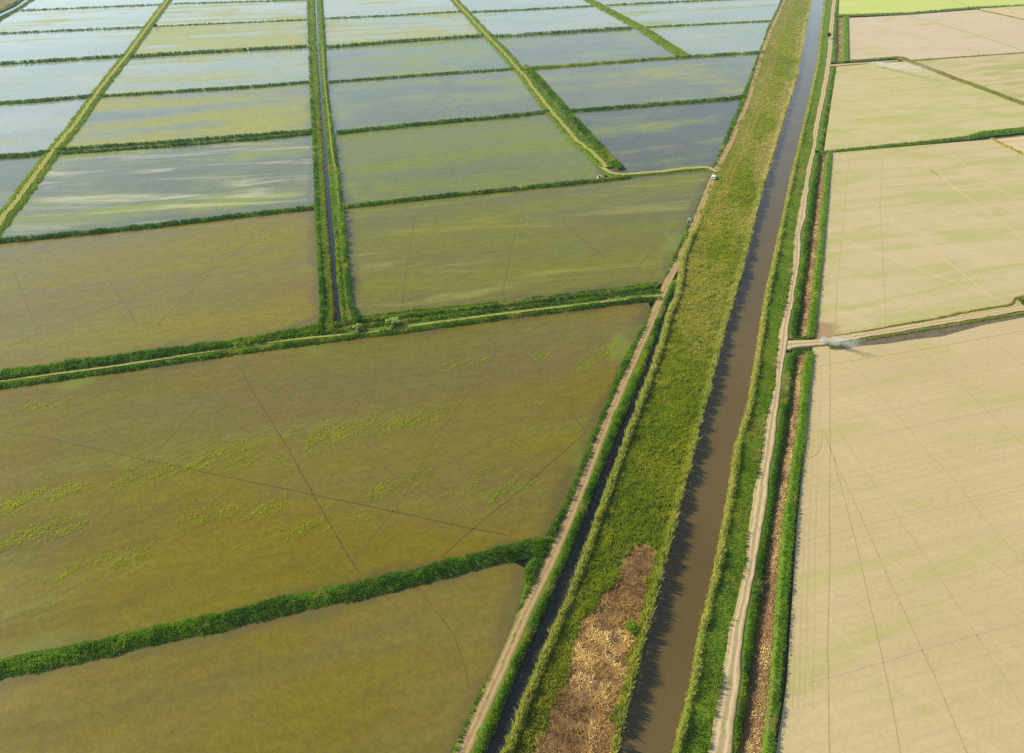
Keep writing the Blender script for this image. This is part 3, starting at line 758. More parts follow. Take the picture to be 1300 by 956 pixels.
# far left
bund([(-60, 50), (-20, 27), (0, 14), (16, 6), (34, -4), (48, -14)], 4, .4, 1.0, 'grassy bank on the outer side of the top corner ditch', BCOLS)
bund([(-60, 68), (-20, 42), (0, 25), (20, 14), (42, -1), (58, -14)], 4, .4, 1.0, 'grassy bank on the paddy side of the top corner ditch', BCOLS)
A_LINE = [(228, -14), (214, 0), (193, 28), (162, 71), (127, 114), (101, 152), (66, 195), (50, 218), (20, 258), (0, 284), (-45, 345)]
bund(A_LINE, 8.5, .6, .7, 'wide leaning grass bund carrying a rutted track, crossing the upper left corner', (GREEN, GREEN_Y, OLIVE), tr=(.5, .14), group='bunds carrying tracks', k=1.2)
for ln, w, h, lab in [
    ([(20, 14), (110, 10), (206, 6)], 4, 1.0, 'thin bund, topmost of those left of the leaning track'),
    ([(-200, 52), (0, 43), (90, 39), (184, 35)], 4, 1.1, 'thin bund, second from top of those left of the leaning track'),
    ([(-200, 92), (0, 82), (80, 77), (158, 72)], 5, 1.7, 'dark green bund, third from top of those left of the leaning track'),
    ([(-200, 146), (0, 132), (60, 128), (118, 123)], 5, 1.6, 'dark green bund, fourth from top of those left of the leaning track'),
    ([(-200, 213), (0, 200), (30, 198), (64, 194)], 5, 1.8, 'short dark green bund, lowest of those left of the leaning track'),
    ([(216, 5), (330, 2), (390, 0)], 4, .9, 'far thin bund, topmost between leaning track and straight ditch'),
    ([(192, 34), (330, 28), (390, 25.5)], 3.4, .8, 'thinnest pencil-line bund, second down between leaning track and straight ditch'),
    ([(165, 73), (330, 63), (391, 60)], 5.5, 1.9, 'thick dark bund, third down between leaning track and straight ditch'),
    ([(126, 123), (220, 117), (330, 110), (393, 105)], 4.5, 1.2, 'narrow bund, fourth down between leaning track and straight ditch'),
    ([(-200, 328), (-20, 309), (0, 307), (127, 295), (200, 287), (330, 272), (401, 264)], 3.2, 1.5, 'long dark green bund above the gold-brown paddy, left of the straight ditch'),
    ([(411, 24), (500, 20), (586, 15)], 4, 1.0, 'far thin bund, topmost right of the straight ditch'),
    ([(413, 61), (500, 54), (614, 46)], 5, 1.7, 'thick dark bund, second down right of the straight ditch'),
    ([(417, 105), (520, 97), (653, 88)], 4, 1.1, 'thin curved-ended bund, third down right of the straight ditch'),
    ([(428, 170), (450, 167), (560, 156), (650, 148), (697, 142)], 4, 1.5, 'dark bund, fourth down right of the straight ditch'),
    ([(594, 16), (650, 13.5), (755, 8)], 4.5, 1.1, 'far bund, upper one between the two middle slanting tracks'),
    ([(622, 47), (650, 46), (804, 36)], 5, 1.7, 'dark bund, lower one between the two middle slanting tracks'),
    ([(770, 7), (894, 1), (994, -4)], 4.5, 1.1, 'far bund, upper one right of the shorter slanting track'),
    ([(820, 35), (900, 31), (981, 27)], 3.6, 1.0, 'thin bund, lower one right of the shorter slanting track'),
    ([(722, 142), (800, 136), (880, 130), (945, 124)], 4, 1.5, 'dark bund ending at the riverside track above the slate-grey paddy')]:
    bund(ln, w, .35, h, lab, BCOLS)
bund([(70, 191), (200, 182), (330, 172), (398, 166)], 2.6, .45, 1.3, 'upper ridge of the doubled bund above the cream-flecked paddy', BCOLS)
bund([(72, 196), (200, 187), (330, 177), (398, 170)], 2.8, .45, 1.3, 'lower ridge of the doubled bund above the cream-flecked paddy', BCOLS)
bund([(436, 263), (450, 262), (523, 254), (650, 241), (768, 229), (800, 225)], 3.0, .5, 1.2, 'green bund with a faint path, running from the straight ditch to the track bend', (GREEN_D, GREEN, GREEN_Y))
bund([(660, 89), (760, 81), (866, 73), (969, 67)], 4.6, .45, 1.3, 'olive bund running from the slanting track under the shorter track end', (GREEN_D, GREEN_Y, OLIVE))
A2_LINE = [(560, -14), (574, 0), (607, 36), (640, 70), (665, 99), (698, 142), (731, 179), (755, 199), (768, 214)]
bund([(x + 3, y) for x, y in A2_LINE], 9.5, .6, .7, 'long slanting grass bund carrying a pale track down to the track bend', (GREEN, GREEN_Y, OLIVE), tr=(.58, .12), group='bunds carrying tracks', k=1.2)
bund([(668, 86), (690, 108), (712, 134), (735, 160), (760, 187), (788, 216)], 4.5, .5, 2.2, 'row of dark bushes lining the long slanting track beside slate-grey paddy', (GREEN_D, GREEN, GREEN), name='hedge', cat='hedge')
bund([(738, -14), (747, 0), (782, 19), (818, 38), (850, 60), (872, 73)], 12, .6, .9, 'broad shorter slanting grass bund ending at a tan tip', (GREEN, GREEN_Y, OLIVE), group='bunds carrying tracks', k=1.2)
bund([(764, 214), (776, 222), (790, 223), (830, 220), (870, 215.5), (892, 213.5), (902, 215), (909, 220)], 4.6, .5, .6, 'sandy-topped bund curving into the riverside track', (GREEN, GREEN_Y, OLIVE), tr=(.5, .24), group='bunds carrying tracks', trmat=track_mat('dirt_track_sandy', (.30, .26, .10), (.38, .32, .13), (.19, .22, .035), .85))

# ---- straight ditch banks
EL = [(387, -14), (389, 0), (391, 60), (392, 102), (396, 168), (398, 220), (399, 264), (402, 324), (406, 388), (404, 405), (402, 425)]
ER = [(409, -14), (410, 0), (414, 60), (416, 104), (418, 127), (424, 165), (430, 210), (435, 250), (438, 268), (443, 337), (448, 388), (456, 401), (458, 418)]
WLb = WL[:-1] + [(424, 427)]; WRb = WR[:-1] + [(434, 418)]
def bank2(seed, crest=.45, base=-.6):
    return lambda u, x, y: base + (crest - base) * (1 - np.abs(2 * u - 1) ** 6) + (fbm(x * .3, y * .3, seed, 3) - .5) * .3
s = Strip(EL, WLb); hf = bank2(5)
o = strip_mesh('ditch_bank', s, hf, M_BANK, 9); tag(o, 'bank with two green ridges on the left side of the straight ditch', 'bank', 'banks of the straight ditch')
def h_el(x, y, u, s_): return (.25 + 1.5 * np.exp(-((u - .18) / .13) ** 2) + 1.3 * np.exp(-((u - .86) / .12) ** 2)) * (.6 + .8 * fbm(x * .2, y * .2, 3, 3))
def c_el(x, y, u, s_):
    c = mixc(x, y, GREEN_D, GREEN, GREEN_Y, 31); return lerp3(c, OLIVE, smooth(.62, .85, u) * .7)
plant_strip('grass', s, hf, h_el, c_el, parent=o, k=1.6, seed=71, loc=(0, 0, 0))
s = Strip(WRb, ER); hf = bank2(6)
o = strip_mesh('ditch_bank', s, hf, M_BANK, 9); tag(o, 'bank with a worn footpath on the right side of the straight ditch', 'bank', 'banks of the straight ditch')
def h_er(x, y, u, s_): return (.2 + 1.1 * np.exp(-((u - .10) / .11) ** 2) + 1.9 * np.exp(-((u - .84) / .13) ** 2)) * (.6 + .8 * fbm(x * .2, y * .2, 8, 3))
plant_strip('grass', s, hf, h_er, lambda x, y, u, s_: lerp3(mixc(x, y, GREEN_D, GREEN, GREEN_Y, 37), GREEN_Y, np.exp(-((u - .2) / .2) ** 2) * .6), parent=o, k=1.6, seed=73, loc=(0, 0, 0), keep=lambda x, y, u, s_: np.abs(u - .52) > .045)
track('dirt_track', Ribbon([(409.5, 61), (413, 114), (417, 145), (421, 190), (426, 215), (428.5, 236), (431, 260)], .7, seed=8), .62, M_TRACK_GRASS)

# ---- the long double dike left of the ditch
def strip_thing(name, L, R, axis, hf, mat, label, cat, hfun, cfun, group=None, kind=None, n=9, k=1.5, seed=0, leaf=None, keep=None, nb=5, lean=.42, cap=12.0, part='grass', pkind=None, wk=.55):
    st = Strip(L, R, axis)
    o = strip_mesh(name, st, hf, mat, n)
    tag(o, label, cat, group, kind)
    plant_strip(part, st, hf, hfun, cfun, parent=o, k=k, seed=seed, mat=leaf, keep=keep, n=nb, lean=lean, cap=cap, loc=(0, 0, 0), wk=wk)
    return o, st
hfL = lambda u, x, y: -.3 + .75 * (1 - np.abs(2 * u - 1) ** 6) + (fbm(x * .3, y * .3, 4, 3) - .5) * .2
def h_dl(x, y, u, s_): return (.25 + 1.25 * smooth(.02, .18, u) * smooth(.64, .5, u) + .9 * smooth(.74, .86, u)) * (.6 + .7 * fbm(x * .2, y * .2, 12, 3))
def c_dl(x, y, u, s_): return lerp3(mixc(x, y, GREEN_D, GREEN, GREEN_Y, 55), OLIVE, np.exp(-((u - .02) / .06) ** 2) + np.exp(-((u - .7) / .06) ** 2) * .6)
strip_thing('dike', [(-220, 508), (0, 472), (165, 449), (330, 427), (404, 412)], [(-220, 530), (0, 494), (165, 471), (330, 446), (404, 437)], 'x', hfL, M_BANK,
            'long bushy double dike reaching the left edge, with a thin path along it', 'dike', h_dl, c_dl, 'reedy dikes', seed=81, keep=lambda x, y, u, s_: np.abs(u - .70) > .06)
# ---- the dike right of the ditch
hfR = lambda u, x, y: -.35 + .8 * (1 - np.abs(2 * u - 1) ** 6) - 1.1 * np.exp(-((u - .40) / .085) ** 2) + (fbm(x * .3, y * .3, 9, 3) - .5) * .2
def h_dr(x, y, u, s_): return (.2 + .8 * np.exp(-((u - .08) / .06) ** 2) + .9 * np.exp(-((u - .27) / .06) ** 2) + 1.2 * np.exp(-((u - .55) / .07) ** 2) + .9 * smooth(.78, .88, u)) * (.5 + .9 * fbm(x * .25, y * .25, 14, 3))
def c_dr(x, y, u, s_): return lerp3(mixc(x, y, GREEN_D, GREEN, GREEN_Y, 57), OLIVE, np.clip(np.exp(-((u - .18) / .05) ** 2) * .8 + np.exp(-((u - .66) / .05) ** 2) * .7, 0, 1))
strip_thing('dike', [(404, 414), (440, 408), (455, 402), (530, 393), (650, 381), (740, 371), (833, 358.5)], [(404, 437), (430, 433), (530, 421), (640, 406), (740, 393), (812, 384), (824, 383)], 'x', hfR, M_BANK,
            'reedy dike with a dark overgrown ditch along its middle, joining the riverside track', 'dike', h_dr, c_dr, 'reedy dikes', n=25, seed=83, keep=lambda x, y, u, s_: (np.abs(u - .70) > .05) & ((np.abs(u - .40) > .07) | (fbm(x * .5, y * .5, 66, 2) > .6)))
tag(strip_mesh('ditch', Ribbon([(452, 415), (530, 404.5), (650, 390.5), (740, 379.5), (826, 368)], 1.6, seed=12), flat(-.22), M_DITCH, 3), kind='structure')
track('dirt_track', Ribbon([(-220, 520), (0, 486), (152, 466), (330, 438), (390, 431), (460, 425), (530, 414.5), (640, 400), (740, 388), (838, 377)], .9, seed=9), .62, M_TRACK_GRASS)
bund([(-220, 898), (-100, 872), (0, 851), (170, 814), (345, 774), (520, 735), (640, 705), (692, 692)], 4.3, .5, 1.05, 'thick bushy green hedge between the two nearest paddies', (GREEN_D, GREEN, (.15, .235, .015)), name='hedge', cat='hedge', group='', k=1.6)

# ------------------------------------------------------------------ riverside track verges
V3L = [(1000, -14), (992, 0), (976, 30), (963, 67), (937, 134), (909, 200), (903, 219), (891, 248), (873, 286), (851, 334), (842, 356), (834, 378), (812, 420), (792, 453), (777, 488), (762, 529), (741, 577), (726, 618), (703, 660), (690, 684), (666, 720), (661, 757), (650, 795), (640, 833), (614, 868), (566, 968)]
hv = lambda u, x, y: -.3 + .62 * (1 - (1 - u) ** 5) + (fbm(x * .3, y * .3, 19, 3) - .5) * .15
strip_thing('grass', V3L, F_LINE, 'y', hv, M_BANK, None, None,
            lambda x, y, u, s_: (.2 + 1.15 * smooth(.02, .2, u) * smooth(.78, .6, u)) * (.5 + .9 * fbm(x * .2, y * .2, 22, 3)),
            lambda x, y, u, s_: mixc(x, y, GREEN_D, GREEN, GREEN_Y, 61), kind='stuff', seed=91, k=1.6, keep=lambda x, y, u, s_: (1 - u) * LASTW > 1.35)
F_LINE_LOW = [p for p in F_LINE if p[1] > 340]
hv2 = lambda u, x, y: .34 - .75 * smooth(.8, 1, u) + (fbm(x * .3, y * .3, 29, 3) - .5) * .15 * smooth(.1, .4, u)
strip_thing('grass', F_LINE_LOW, GL, 'y', hv2, M_BANK, None, None,
            lambda x, y, u, s_: (.15 + 1.5 * smooth(.45, .7, u)) * (.4 + 1.0 * fbm(x * .22, y * .22, 33, 3)),
            lambda x, y, u, s_: lerp3(mixc(x, y, GREEN_D, GREEN, GREEN_Y, 63), (.13, .17, .02), smooth(.5, .25, u)), kind='stuff', seed=93, k=1.6, keep=lambda x, y, u, s_: u * LASTW > 1.45)

# ------------------------------------------------------------------ the reed belt
BELT_L = [p for p in F_LINE if p[1] < 352] + GR[1:]
CUT = pts([(800, 694), (819, 692), (836, 706), (828, 724), (822, 743), (819, 769), (811, 795), (805, 822), (795, 862), (780, 930), (776, 980), (672, 980), (700, 900), (714, 866), (723, 841), (736, 810), (738, 792), (761, 762), (782, 733), (795, 714)])
belt = Strip(BELT_L, RIV_L)
def hbelt(u, x, y): return .3 - 1.3 * smooth(.985, 1, u) - .5 * smooth(.03, 0, u) * (y < 250) + (fbm(x * .12, y * .12, 41, 4) - .5) * .5
o = strip_mesh('river_bank', belt, hbelt, M_REEDFLOOR, 21); tag(o, kind='structure')
def far_t(y): return smooth(170, 420, y)
def h_belt(x, y, u, s_):
    n = fbm(x * .09, y * .09, 43, 4)
    low = smooth(240, 330, y) * smooth(.55, .2, u)
    edge = np.exp(-((u - .97) / .05) ** 2) + np.exp(-((u - .04) / .05) ** 2) * (y < 250)
    return (.5 + .9 * n + 1.7 * edge) * (1 - .55 * low) * (1 - .75 * np.exp(-((u - .11) / .022) ** 2) * (y < 250)) * (1 - .3 * far_t(y) * (u < .93))
def c_belt(x, y, u, s_):
    n = fbm(x * .07, y * .045, 47, 4); m = fbm(x * .4, y * .4, 48, 3); q = fbm(x * .05, y * .014, 49, 3)
    c = lerp3((.155, .22, .012), (.275, .295, .024), smooth(.3, .7, n * .5 + m * .5))
    dry = smooth(.44, .66, q * .45 + n * .35 + m * .2 + .05 * far_t(y) + .02 * smooth(120, 220, y))
    c = lerp3(c, (.33, .31, .10), dry * .6)
    c = lerp3(c, (.32, .32, .11), np.clip(np.exp(-((u - .98) / .03) ** 2) + np.exp(-((u - .03) / .045) ** 2) * (y < 250), 0, 1) * .7)
    # two dry ridges left by an old track, far part
    for c0 in (.26, .36):
        c = lerp3(c, (.40, .30, .11), np.exp(-((u - c0 - (q - .5) * .06) / .03) ** 2) * smooth(180, 300, y) * .8)
    # straw-coloured bands along both sides of the far half
    band = np.clip(smooth(.62, .80, u + (q - .5) * .5) * smooth(190, 300, y) + np.exp(-((u - .2 - (q - .5) * .2) / .10) ** 2) * smooth(260, 380, y), 0, 1)
    c = lerp3(c, lerp3((.34, .31, .14), (.43, .36, .20), m), band * .75 * smooth(.25, .5, n))
    return c
plant_strip('reeds', belt, hbelt, h_belt, c_belt, k=2.3, wk=.4, seed=101, n=5, lean=.4, keep=lambda x, y, u, s_: ((u * LASTW > 1.5) | (y < 236)) & ~poly_in(x + (fbm(x * .3, y * .3, 77, 3) - .5) * 4.5, y + (fbm(x * .3, y * .3, 78, 3) - .5) * 4.5, CUT))['kind'] = 'stuff'

# flattened dead reeds
rng = np.random.default_rng(5)
mn = CUT.min(0); mx = CUT.max(0)
N = int((mx[0] - mn[0]) * (mx[1] - mn[1]) * 16)
x = rng.uniform(mn[0], mx[0], N); y = rng.uniform(mn[1], mx[1], N)
q = poly_in(x, y, CUT); x, y = x[q], y[q]
n1 = fbm(x * .45, y * .45, 5, 4); n2 = fbm(x * .12, y * .12, 6, 3)
keepm = fbm(x * .8, y * .8, 15, 2) > .42; x, y, n1, n2 = x[keepm], y[keepm], n1[keepm], n2[keepm]
zb = hbelt(np.full(len(x), .6), x, y)
c = lerp3((.36, .22, .085), (.62, .45, .19), smooth(.4, .65, n1)); c = lerp3(c, (.15, .075, .035), smooth(.46, .62, n2) * .75)
gm = smooth(.72, .76, fbm(x * .2, y * .2, 81, 2)); c = lerp3(c, GREEN_Y, gm)
v, f, cc = blades(x, y, zb + .04, .18 + .5 * smooth(.45, .65, fbm(x * .8, y * .8, 15, 2)), c, 5, .3, .07, 2.4, 9)
o = mesh_obj('dead_reeds', v, f, STRAW, colors=cc); o['kind'] = 'stuff'
cl = mesh_obj('reed_litter', [(*p, .62) for p in CUT], [tuple(range(len(CUT)))], M_LITTER); cl['kind'] = 'stuff'
# lay the litter on the bank
me = cl.data
bm = bmesh.new(); bm.from_mesh(me); bmesh.ops.triangulate(bm, faces=bm.faces[:])
for _ in range(5): bmesh.ops.subdivide_edges(bm, edges=[e for e in bm.edges if e.calc_length() > 1.6], cuts=1, use_grid_fill=False); bmesh.ops.triangulate(bm, faces=bm.faces[:])
ox, oy = cl.location.x, cl.location.y
for vv in bm.verts:
    vv.co.z = float(hbelt(np.array(.6), np.array(vv.co.x + ox), np.array(vv.co.y + oy))) + .05
bm.to_mesh(me); bm.free()

# ------------------------------------------------------------------ right bank of the river
jb = Strip(RIV_R, [(x_ + 2 + max(0, y_) / 160, y_) for x_, y_ in K_L])
def hj(u, x, y): return -1.0 + 1.3 * smooth(0, .1, u) + (fbm(x * .2, y * .2, 51, 3) - .5) * .25 * smooth(.05, .3, u) * smooth(1, .9, u)
o = strip_mesh('river_bank', jb, hj, M_BANK, 15); tag(o, kind='structure')
def h_j(x, y, u, s_): return (.35 + 1.7 * np.exp(-((u - .11) / .10) ** 2) * (.35 + fbm(x * .12, y * .12, 57, 2)) + .9 * np.exp(-((u - .82) / .10) ** 2) * (fbm(x * .05, y * .05, 55, 2) > .42)) * (.5 + .9 * fbm(x * .2, y * .2, 53, 3))
def c_j(x, y, u, s_):
    c = mixc(x, y, (.09, .175, .010), (.17, .24, .013), (.25, .27, .02), 67)
    q = fbm(x * .03, y * .012, 69, 3)
    c = lerp3(c, lerp3((.44, .38, .17), (.30, .32, .06), fbm(x * .2, y * .2, 58, 3)), np.exp(-((u - .05) / .12) ** 2) * .95)
    return lerp3(c, (.36, .29, .11), smooth(.52, .66, q + .1 * smooth(200, 300, y) - .1 * smooth(330, 420, y)) * smooth(420, 220, y) * .5)
plant_strip('grass', jb, hj, h_j, c_j, k=1.6, seed=111, keep=lambda x, y, u, s_: (1 - u) * LASTW > .9 + pix(x, y) * 1.5)['kind'] = 'stuff'

# ------------------------------------------------------------------ side ditch between the pale track and the fields
def sect(KR, mid, bedL, bedR, out, sd, lab1, lab2, lab3):
    hb1 = lambda u, x, y: .3 - 1.4 * smooth(.55, 1, u) + (fbm(x * .3, y * .3, sd, 3) - .5) * .15 * smooth(0, .2, u)
    KR = [(x_ - 1.5 - max(0, y_) / 160, y_) for x_, y_ in KR]
    strip_thing('grassy_bank', KR, mid, 'y', hb1, M_BANK, lab1, 'bank',
                lambda x, y, u, s_: (.1 + .8 * smooth(.3, .6, u)) * (.5 + .8 * fbm(x * .25, y * .25, sd + 1, 3)),
                lambda x, y, u, s_: lerp3(mixc(x, y, GREEN_D, GREEN, GREEN_Y, sd + 2), (.23, .19, .035), smooth(.4, .05, u) * .75), 'grassy banks of the dry side ditch', seed=sd, keep=lambda x, y, u, s_: u * LASTW > .8 + pix(x, y) * 1.2, k=1.6)
    if bedL:
        hbd = lambda u, x, y: -1.0 + (fbm(x * .4, y * .4, sd + 5, 3) - .5) * .25 + .55 * smooth(.4, 1, u)
        st = Strip(mid, bedR)
        o = strip_mesh('ditch_bed', st, hbd, M_LITTER, 9); tag(o, kind='structure')
        ng = lambda x, y: fbm(x * .25, y * .25, sd + 7, 3)
        p = plant_strip('dead_reeds', st, hbd, lambda x, y, u, s_: .2 + .5 * ng(x, y), lambda x, y, u, s_: lerp3((.34, .22, .13), (.50, .38, .20), smooth(.35, .65, ng(x, y))), k=1.1, seed=sd + 9, mat=STRAW, lean=1.4, keep=lambda x, y, u, s_: (u > .3))
        p['kind'] = 'stuff'
        hb2 = lambda u, x, y: -.55 + 1.35 * smooth(0, .3, u) * smooth(1.0, .94, u) + .1 * (fbm(x * .3, y * .3, sd + 8, 3) - .5)
        strip_thing('grassy_bund', bedR, out, 'y', hb2, M_BANK, lab3, 'bund',
                    lambda x, y, u, s_: .45 * (.6 + .7 * fbm(x * .3, y * .3, sd + 11, 3)),
                    lambda x, y, u, s_: lerp3(mixc(x, y, (.08, .19, .006), (.12, .245, .008), (.17, .27, .01), sd + 12), (.34, .28, .06), smooth(.2, .0, u) * .9), 'green bunds edging the dry fields', seed=sd + 13, k=1.7)

K1 = [p for p in K_R if p[1] >= 449]
sect(K1, [(1013, 449), (1000, 539), (981, 660), (953, 866), (938, 966)], True, [(1021, 449), (1012, 539), (993, 660), (976, 866), (965, 966)], [(1032, 447), (1023, 539), (1009, 660), (992, 866), (982, 966)], 121,
     'shaded green bank along the pale track, below the crossroad', '', 'bright green grass bund edging the largest tan field')
K2 = [(1036, 192)] + [p for p in K_R if 200 < p[1] < 424] + [(1006, 432)]
sect(K2, [(1044, 195), (1037, 250), (1028, 318), (1021, 370), (1014, 431)], True, [(1049, 195), (1037, 318), (1023, 431)], [(1056, 194), (1045, 318), (1033, 431)], 151,
     'shaded green bank along the pale track, directly above the crossroad', '', 'bright green grass bund edging the field with the scorched corner')
sect([(1056, 86), (1053, 94), (1046.5, 127), (1039, 165), (1036, 192)], [(1064, 85), (1056, 135), (1046, 193)], None, None, None, 181, 'narrow green strip between pale track and the yellow-green tinged field', '', '')
sect([(1059, 22), (1058, 38), (1057, 63), (1055, 80)], [(1064, 22), (1064, 40), (1063, 80)], True, [(1068.5, 22), (1068.5, 80)], [(1077.5, 22), (1078.5, 79)], 201,
     'far green bank along the pale track beside the pinkish-tan field', '', 'far bright green bund edging the smooth pinkish-tan field')
sect([(1064, -14), (1061.5, 0), (1059, 18)], [(1069, -14), (1067, 0), (1065, 19)], None, None, None, 221, 'far thin strip between pale track and the lime crop', '', '')

# cross banks over the side ditch at the junction
for ln, lab in [([(1006, 446.5), (1018, 447.5), (1031, 446)], 'short grass end bank closing the side ditch just below the crossroad'), ([(1006, 429), (1018, 430), (1032, 429)], 'short grass end bank closing the side ditch just above the crossroad')]:
    bund(ln, 1.6, .35, .6, lab, (GREEN_D, GREEN, GREEN_Y), group='grassy banks of the dry side ditch')
# ------------------------------------------------------------------ bunds between the dry fields
RG = 'bunds between the dry fields'
bund([(1060, 20), (1153, 17), (1236, 10), (1300, 7), (1500, -5)], 5, .4, .8, 'green bund separating the lime crop from the pinkish-tan fields', (GREEN, GREEN, OLIVE), group=RG)
bund([(1240, 12), (1300, 25), (1450, 57)], 4, .3, .4, 'thin slanting bund in the top right corner', (GREEN_Y, OLIVE, OLIVE), group=RG, bankmat=M_BANK_DRY)
bund([(1062, 79), (1079, 77.5), (1112, 75.5), (1142, 72.5)], 3.6, .35, .6, 'green bund just above the farther smoking fire', (GREEN, GREEN_Y, OLIVE), group=RG)
bund([(1156, 77), (1230, 72), (1300, 67), (1500, 52)], 2.6, .3, .4, 'thin olive bund running right from the slanting rough bund', (GREEN_Y, OLIVE, OLIVE), group=RG, bankmat=M_BANK_DRY)
bund([(1144, 73), (1152, 77), (1200, 95), (1300, 132), (1378, 157)], 7, .4, .5, 'slanting rough bund of dry olive grass, beside the farther smoke', (GREEN_Y, OLIVE, (.28, .25, .08)), group=RG, bankmat=M_BANK_DRY)
bund([(1042, 194), (1147, 184), (1231, 175), (1250, 170), (1300, 164.5), (1500, 140)], [3, 3, 3.5, 6, 6, 6], .4, .9, 'green bund below the yellow-green tinged field, widening to the right', (GREEN, GREEN, GREEN_Y), group=RG)
bund([(1258, 176), (1275, 184), (1300, 196), (1500, 291)], 3.4, .35, .4, 'straw-yellow strip of dry stalks leading from the widening green bund', ((.40, .33, .07), (.55, .47, .12), (.60, .50, .16)), group=RG, bankmat=M_BANK_DRY, leaf=STRAW)
bund([(1052, 441), (1110, 429.5), (1200, 415), (1300, 398), (1420, 377)], 1.5, .3, .35, 'low yellow-green verge bund on the lower side of the crossroad', (GREEN_Y, OLIVE, OLIVE), group=RG, bankmat=M_BANK_DRY)
bund([(1042, 431), (1110, 418.5), (1200, 402), (1240, 394), (1284, 387), (1287, 379), (1310, 374), (1420, 356)], 1.1, .28, .25, 'low straw-edged bund on the upper side of the crossroad', (OLIVE, STRAWC, OLIVE), group=RG, bankmat=M_BANK_DRY)

# ------------------------------------------------------------------ bushes, tree
M_BARK = flat_mat('bark', (.10, .075, .05), .95, 0, .1)
def tube(p0, p1, r0, r1, n=6):
    p0 = Vector(p0); p1 = Vector(p1); d = (p1 - p0).normalized()
    a = d.orthogonal().normalized(); b = d.cross(a)
    V = []; F = []
    for p, r in ((p0, r0), (p1, r1)):
        for i in range(n):
            t = 2 * math.pi * i / n; V.append(p + a * math.cos(t) * r + b * math.sin(t) * r)
    for i in range(n): F.append((i, (i + 1) % n, n + (i + 1) % n, n + i))
    F.append(tuple(range(n))[::-1]); F.append(tuple(range(n, 2 * n)))
    return V, F
def plant(name, px, py, height, width, trunk_h, col, label, cat, seed, z0=.3, group=None):
    rnd = np.random.default_rng(seed)
    x, y = at(px, py, z0)
    root = bpy.data.objects.new(name, None); COL.objects.link(root); root.location = (x, y, z0)
    tag(root, label, cat, group)
    V = []; F = []
    tips = []
    def add(vf):
        o_ = len(V); V.extend([tuple(v_) for v_ in vf[0]]); F.extend([tuple(i + o_ for i in f_) for f_ in vf[1]])
    add(tube((0, 0, -.2), (0.05, 0, trunk_h), width * .045, width * .03))
    for i in range(9):
        a = i * 2.4 + rnd.uniform(0, .5); r = rnd.uniform(.2, .42) * width; zz = trunk_h + (height - trunk_h) * rnd.uniform(.25, .85)
        e = (math.cos(a) * r, math.sin(a) * r, zz); add(tube((0.05, 0, trunk_h * .9), e, width * .025, width * .008)); tips.append(e)
    tips.append((0, 0, height * .9))
    mesh_obj('trunk', np.array(V) + np.array([x, y, z0]), F, M_BARK, root, (0, 0, 0))
    P = []
    for t in tips:
        m = 130; d = rnd.normal(size=(m, 3)); d /= np.linalg.norm(d, axis=1)[:, None]
        P.append(np.array(t) + d * (width * .2 * rnd.uniform(.5, 1.05, (m, 1))) * np.array([1, 1, .8]))
    P = np.concatenate(P); P = P[P[:, 2] > trunk_h * .3] + np.array([x, y, z0])
    cl_ = lerp3(col[0], col[1], fbm(P[:, 0] * 1.2, P[:, 1] * 1.2 + P[:, 2], seed, 3))
    v, f, c_ = leaves(P[:, 0], P[:, 1], P[:, 2], width * .15, cl_, seed)
    mesh_obj('crown', v, f, LEAF, root, (0, 0, 0), colors=c_)
    return root
PALE = ((.20, .27, .07), (.33, .38, .13))
plant('bush', 455, 420, 2.3, 2.9, .4, PALE, 'small round pale green bush on the dike beside the ditch end', 'bush', 3)
plant('bush', 499, 414, 2.6, 3.8, .4, PALE, 'larger spreading pale green bush on the dike above the largest paddy', 'bush', 4)
plant('tree', 1051.5, 49, 4.2, 3.6, 1.2, ((.03, .05, .015), (.06, .08, .02)), 'lone dark round tree beside the far end of the pale track', 'tree', 5)
plant('bush', 1297, 385, 1.6, 2.6, .3, ((.10, .17, .02), (.18, .24, .04)), 'yellow-green bush at the right edge just above the crossroad', 'bush', 6, .2)
plant('bush', 198, 34.5, 2.2, 2.6, .4, ((.012, .025, .01), (.03, .05, .015)), 'tiny dark bush at the end of the thinnest bund beside the leaning track', 'bush', 7)
plant('bush', 803, 800, 1.7, 2.6, .3, (GREEN, GREEN_Y), 'low green shrub on the flattened dead reeds near the river edge', 'bush', 8, .3)

# ------------------------------------------------------------------ car on the riverside track
def bm_obj(name, fn, mat, parent, loc=(0, 0, 0)):
    bm = bmesh.new(); fn(bm); me = bpy.data.meshes.new(name); bm.to_mesh(me); bm.free(); me.materials.append(mat)
    o = bpy.data.objects.new(name, me); COL.objects.link(o); o.parent = parent; o.location = loc; return o
def prism(bm, prof, w, bev=.06, taper=None):
    """side profile (y,z) pushed out to width w, bevelled"""
    n = len(prof)
    def wid(z): return w if taper is None else w * taper(z)
    a = [bm.verts.new((-wid(z) / 2, y, z)) for y, z in prof]; b = [bm.verts.new((wid(z) / 2, y, z)) for y, z in prof]
    bm.faces.new(a); bm.faces.new(b[::-1])
    for i in range(n): bm.faces.new((a[i], b[i], b[(i + 1) % n], a[(i + 1) % n]))
    bmesh.ops.recalc_face_normals(bm, faces=bm.faces[:])
    if bev: bmesh.ops.bevel(bm, geom=bm.edges[:], offset=bev, segments=2, affect='EDGES')
M_CARW = flat_mat('white_paint', (.80, .80, .79), .3, 0, .5, .02)
M_GLASS = flat_mat('car_glass', (.015, .018, .02), .08, 0, .6, .02)
M_TYRE = flat_mat('tyre_rubber', (.02, .02, .02), .85, 0, .2)
M_RIM = flat_mat('wheel_rim', (.5, .5, .5), .35, .8, .5)
M_LAMP = flat_mat('head_lamp', (.75, .75, .72), .15); M_RLAMP = flat_mat('tail_lamp', (.35, .02, .015), .2)
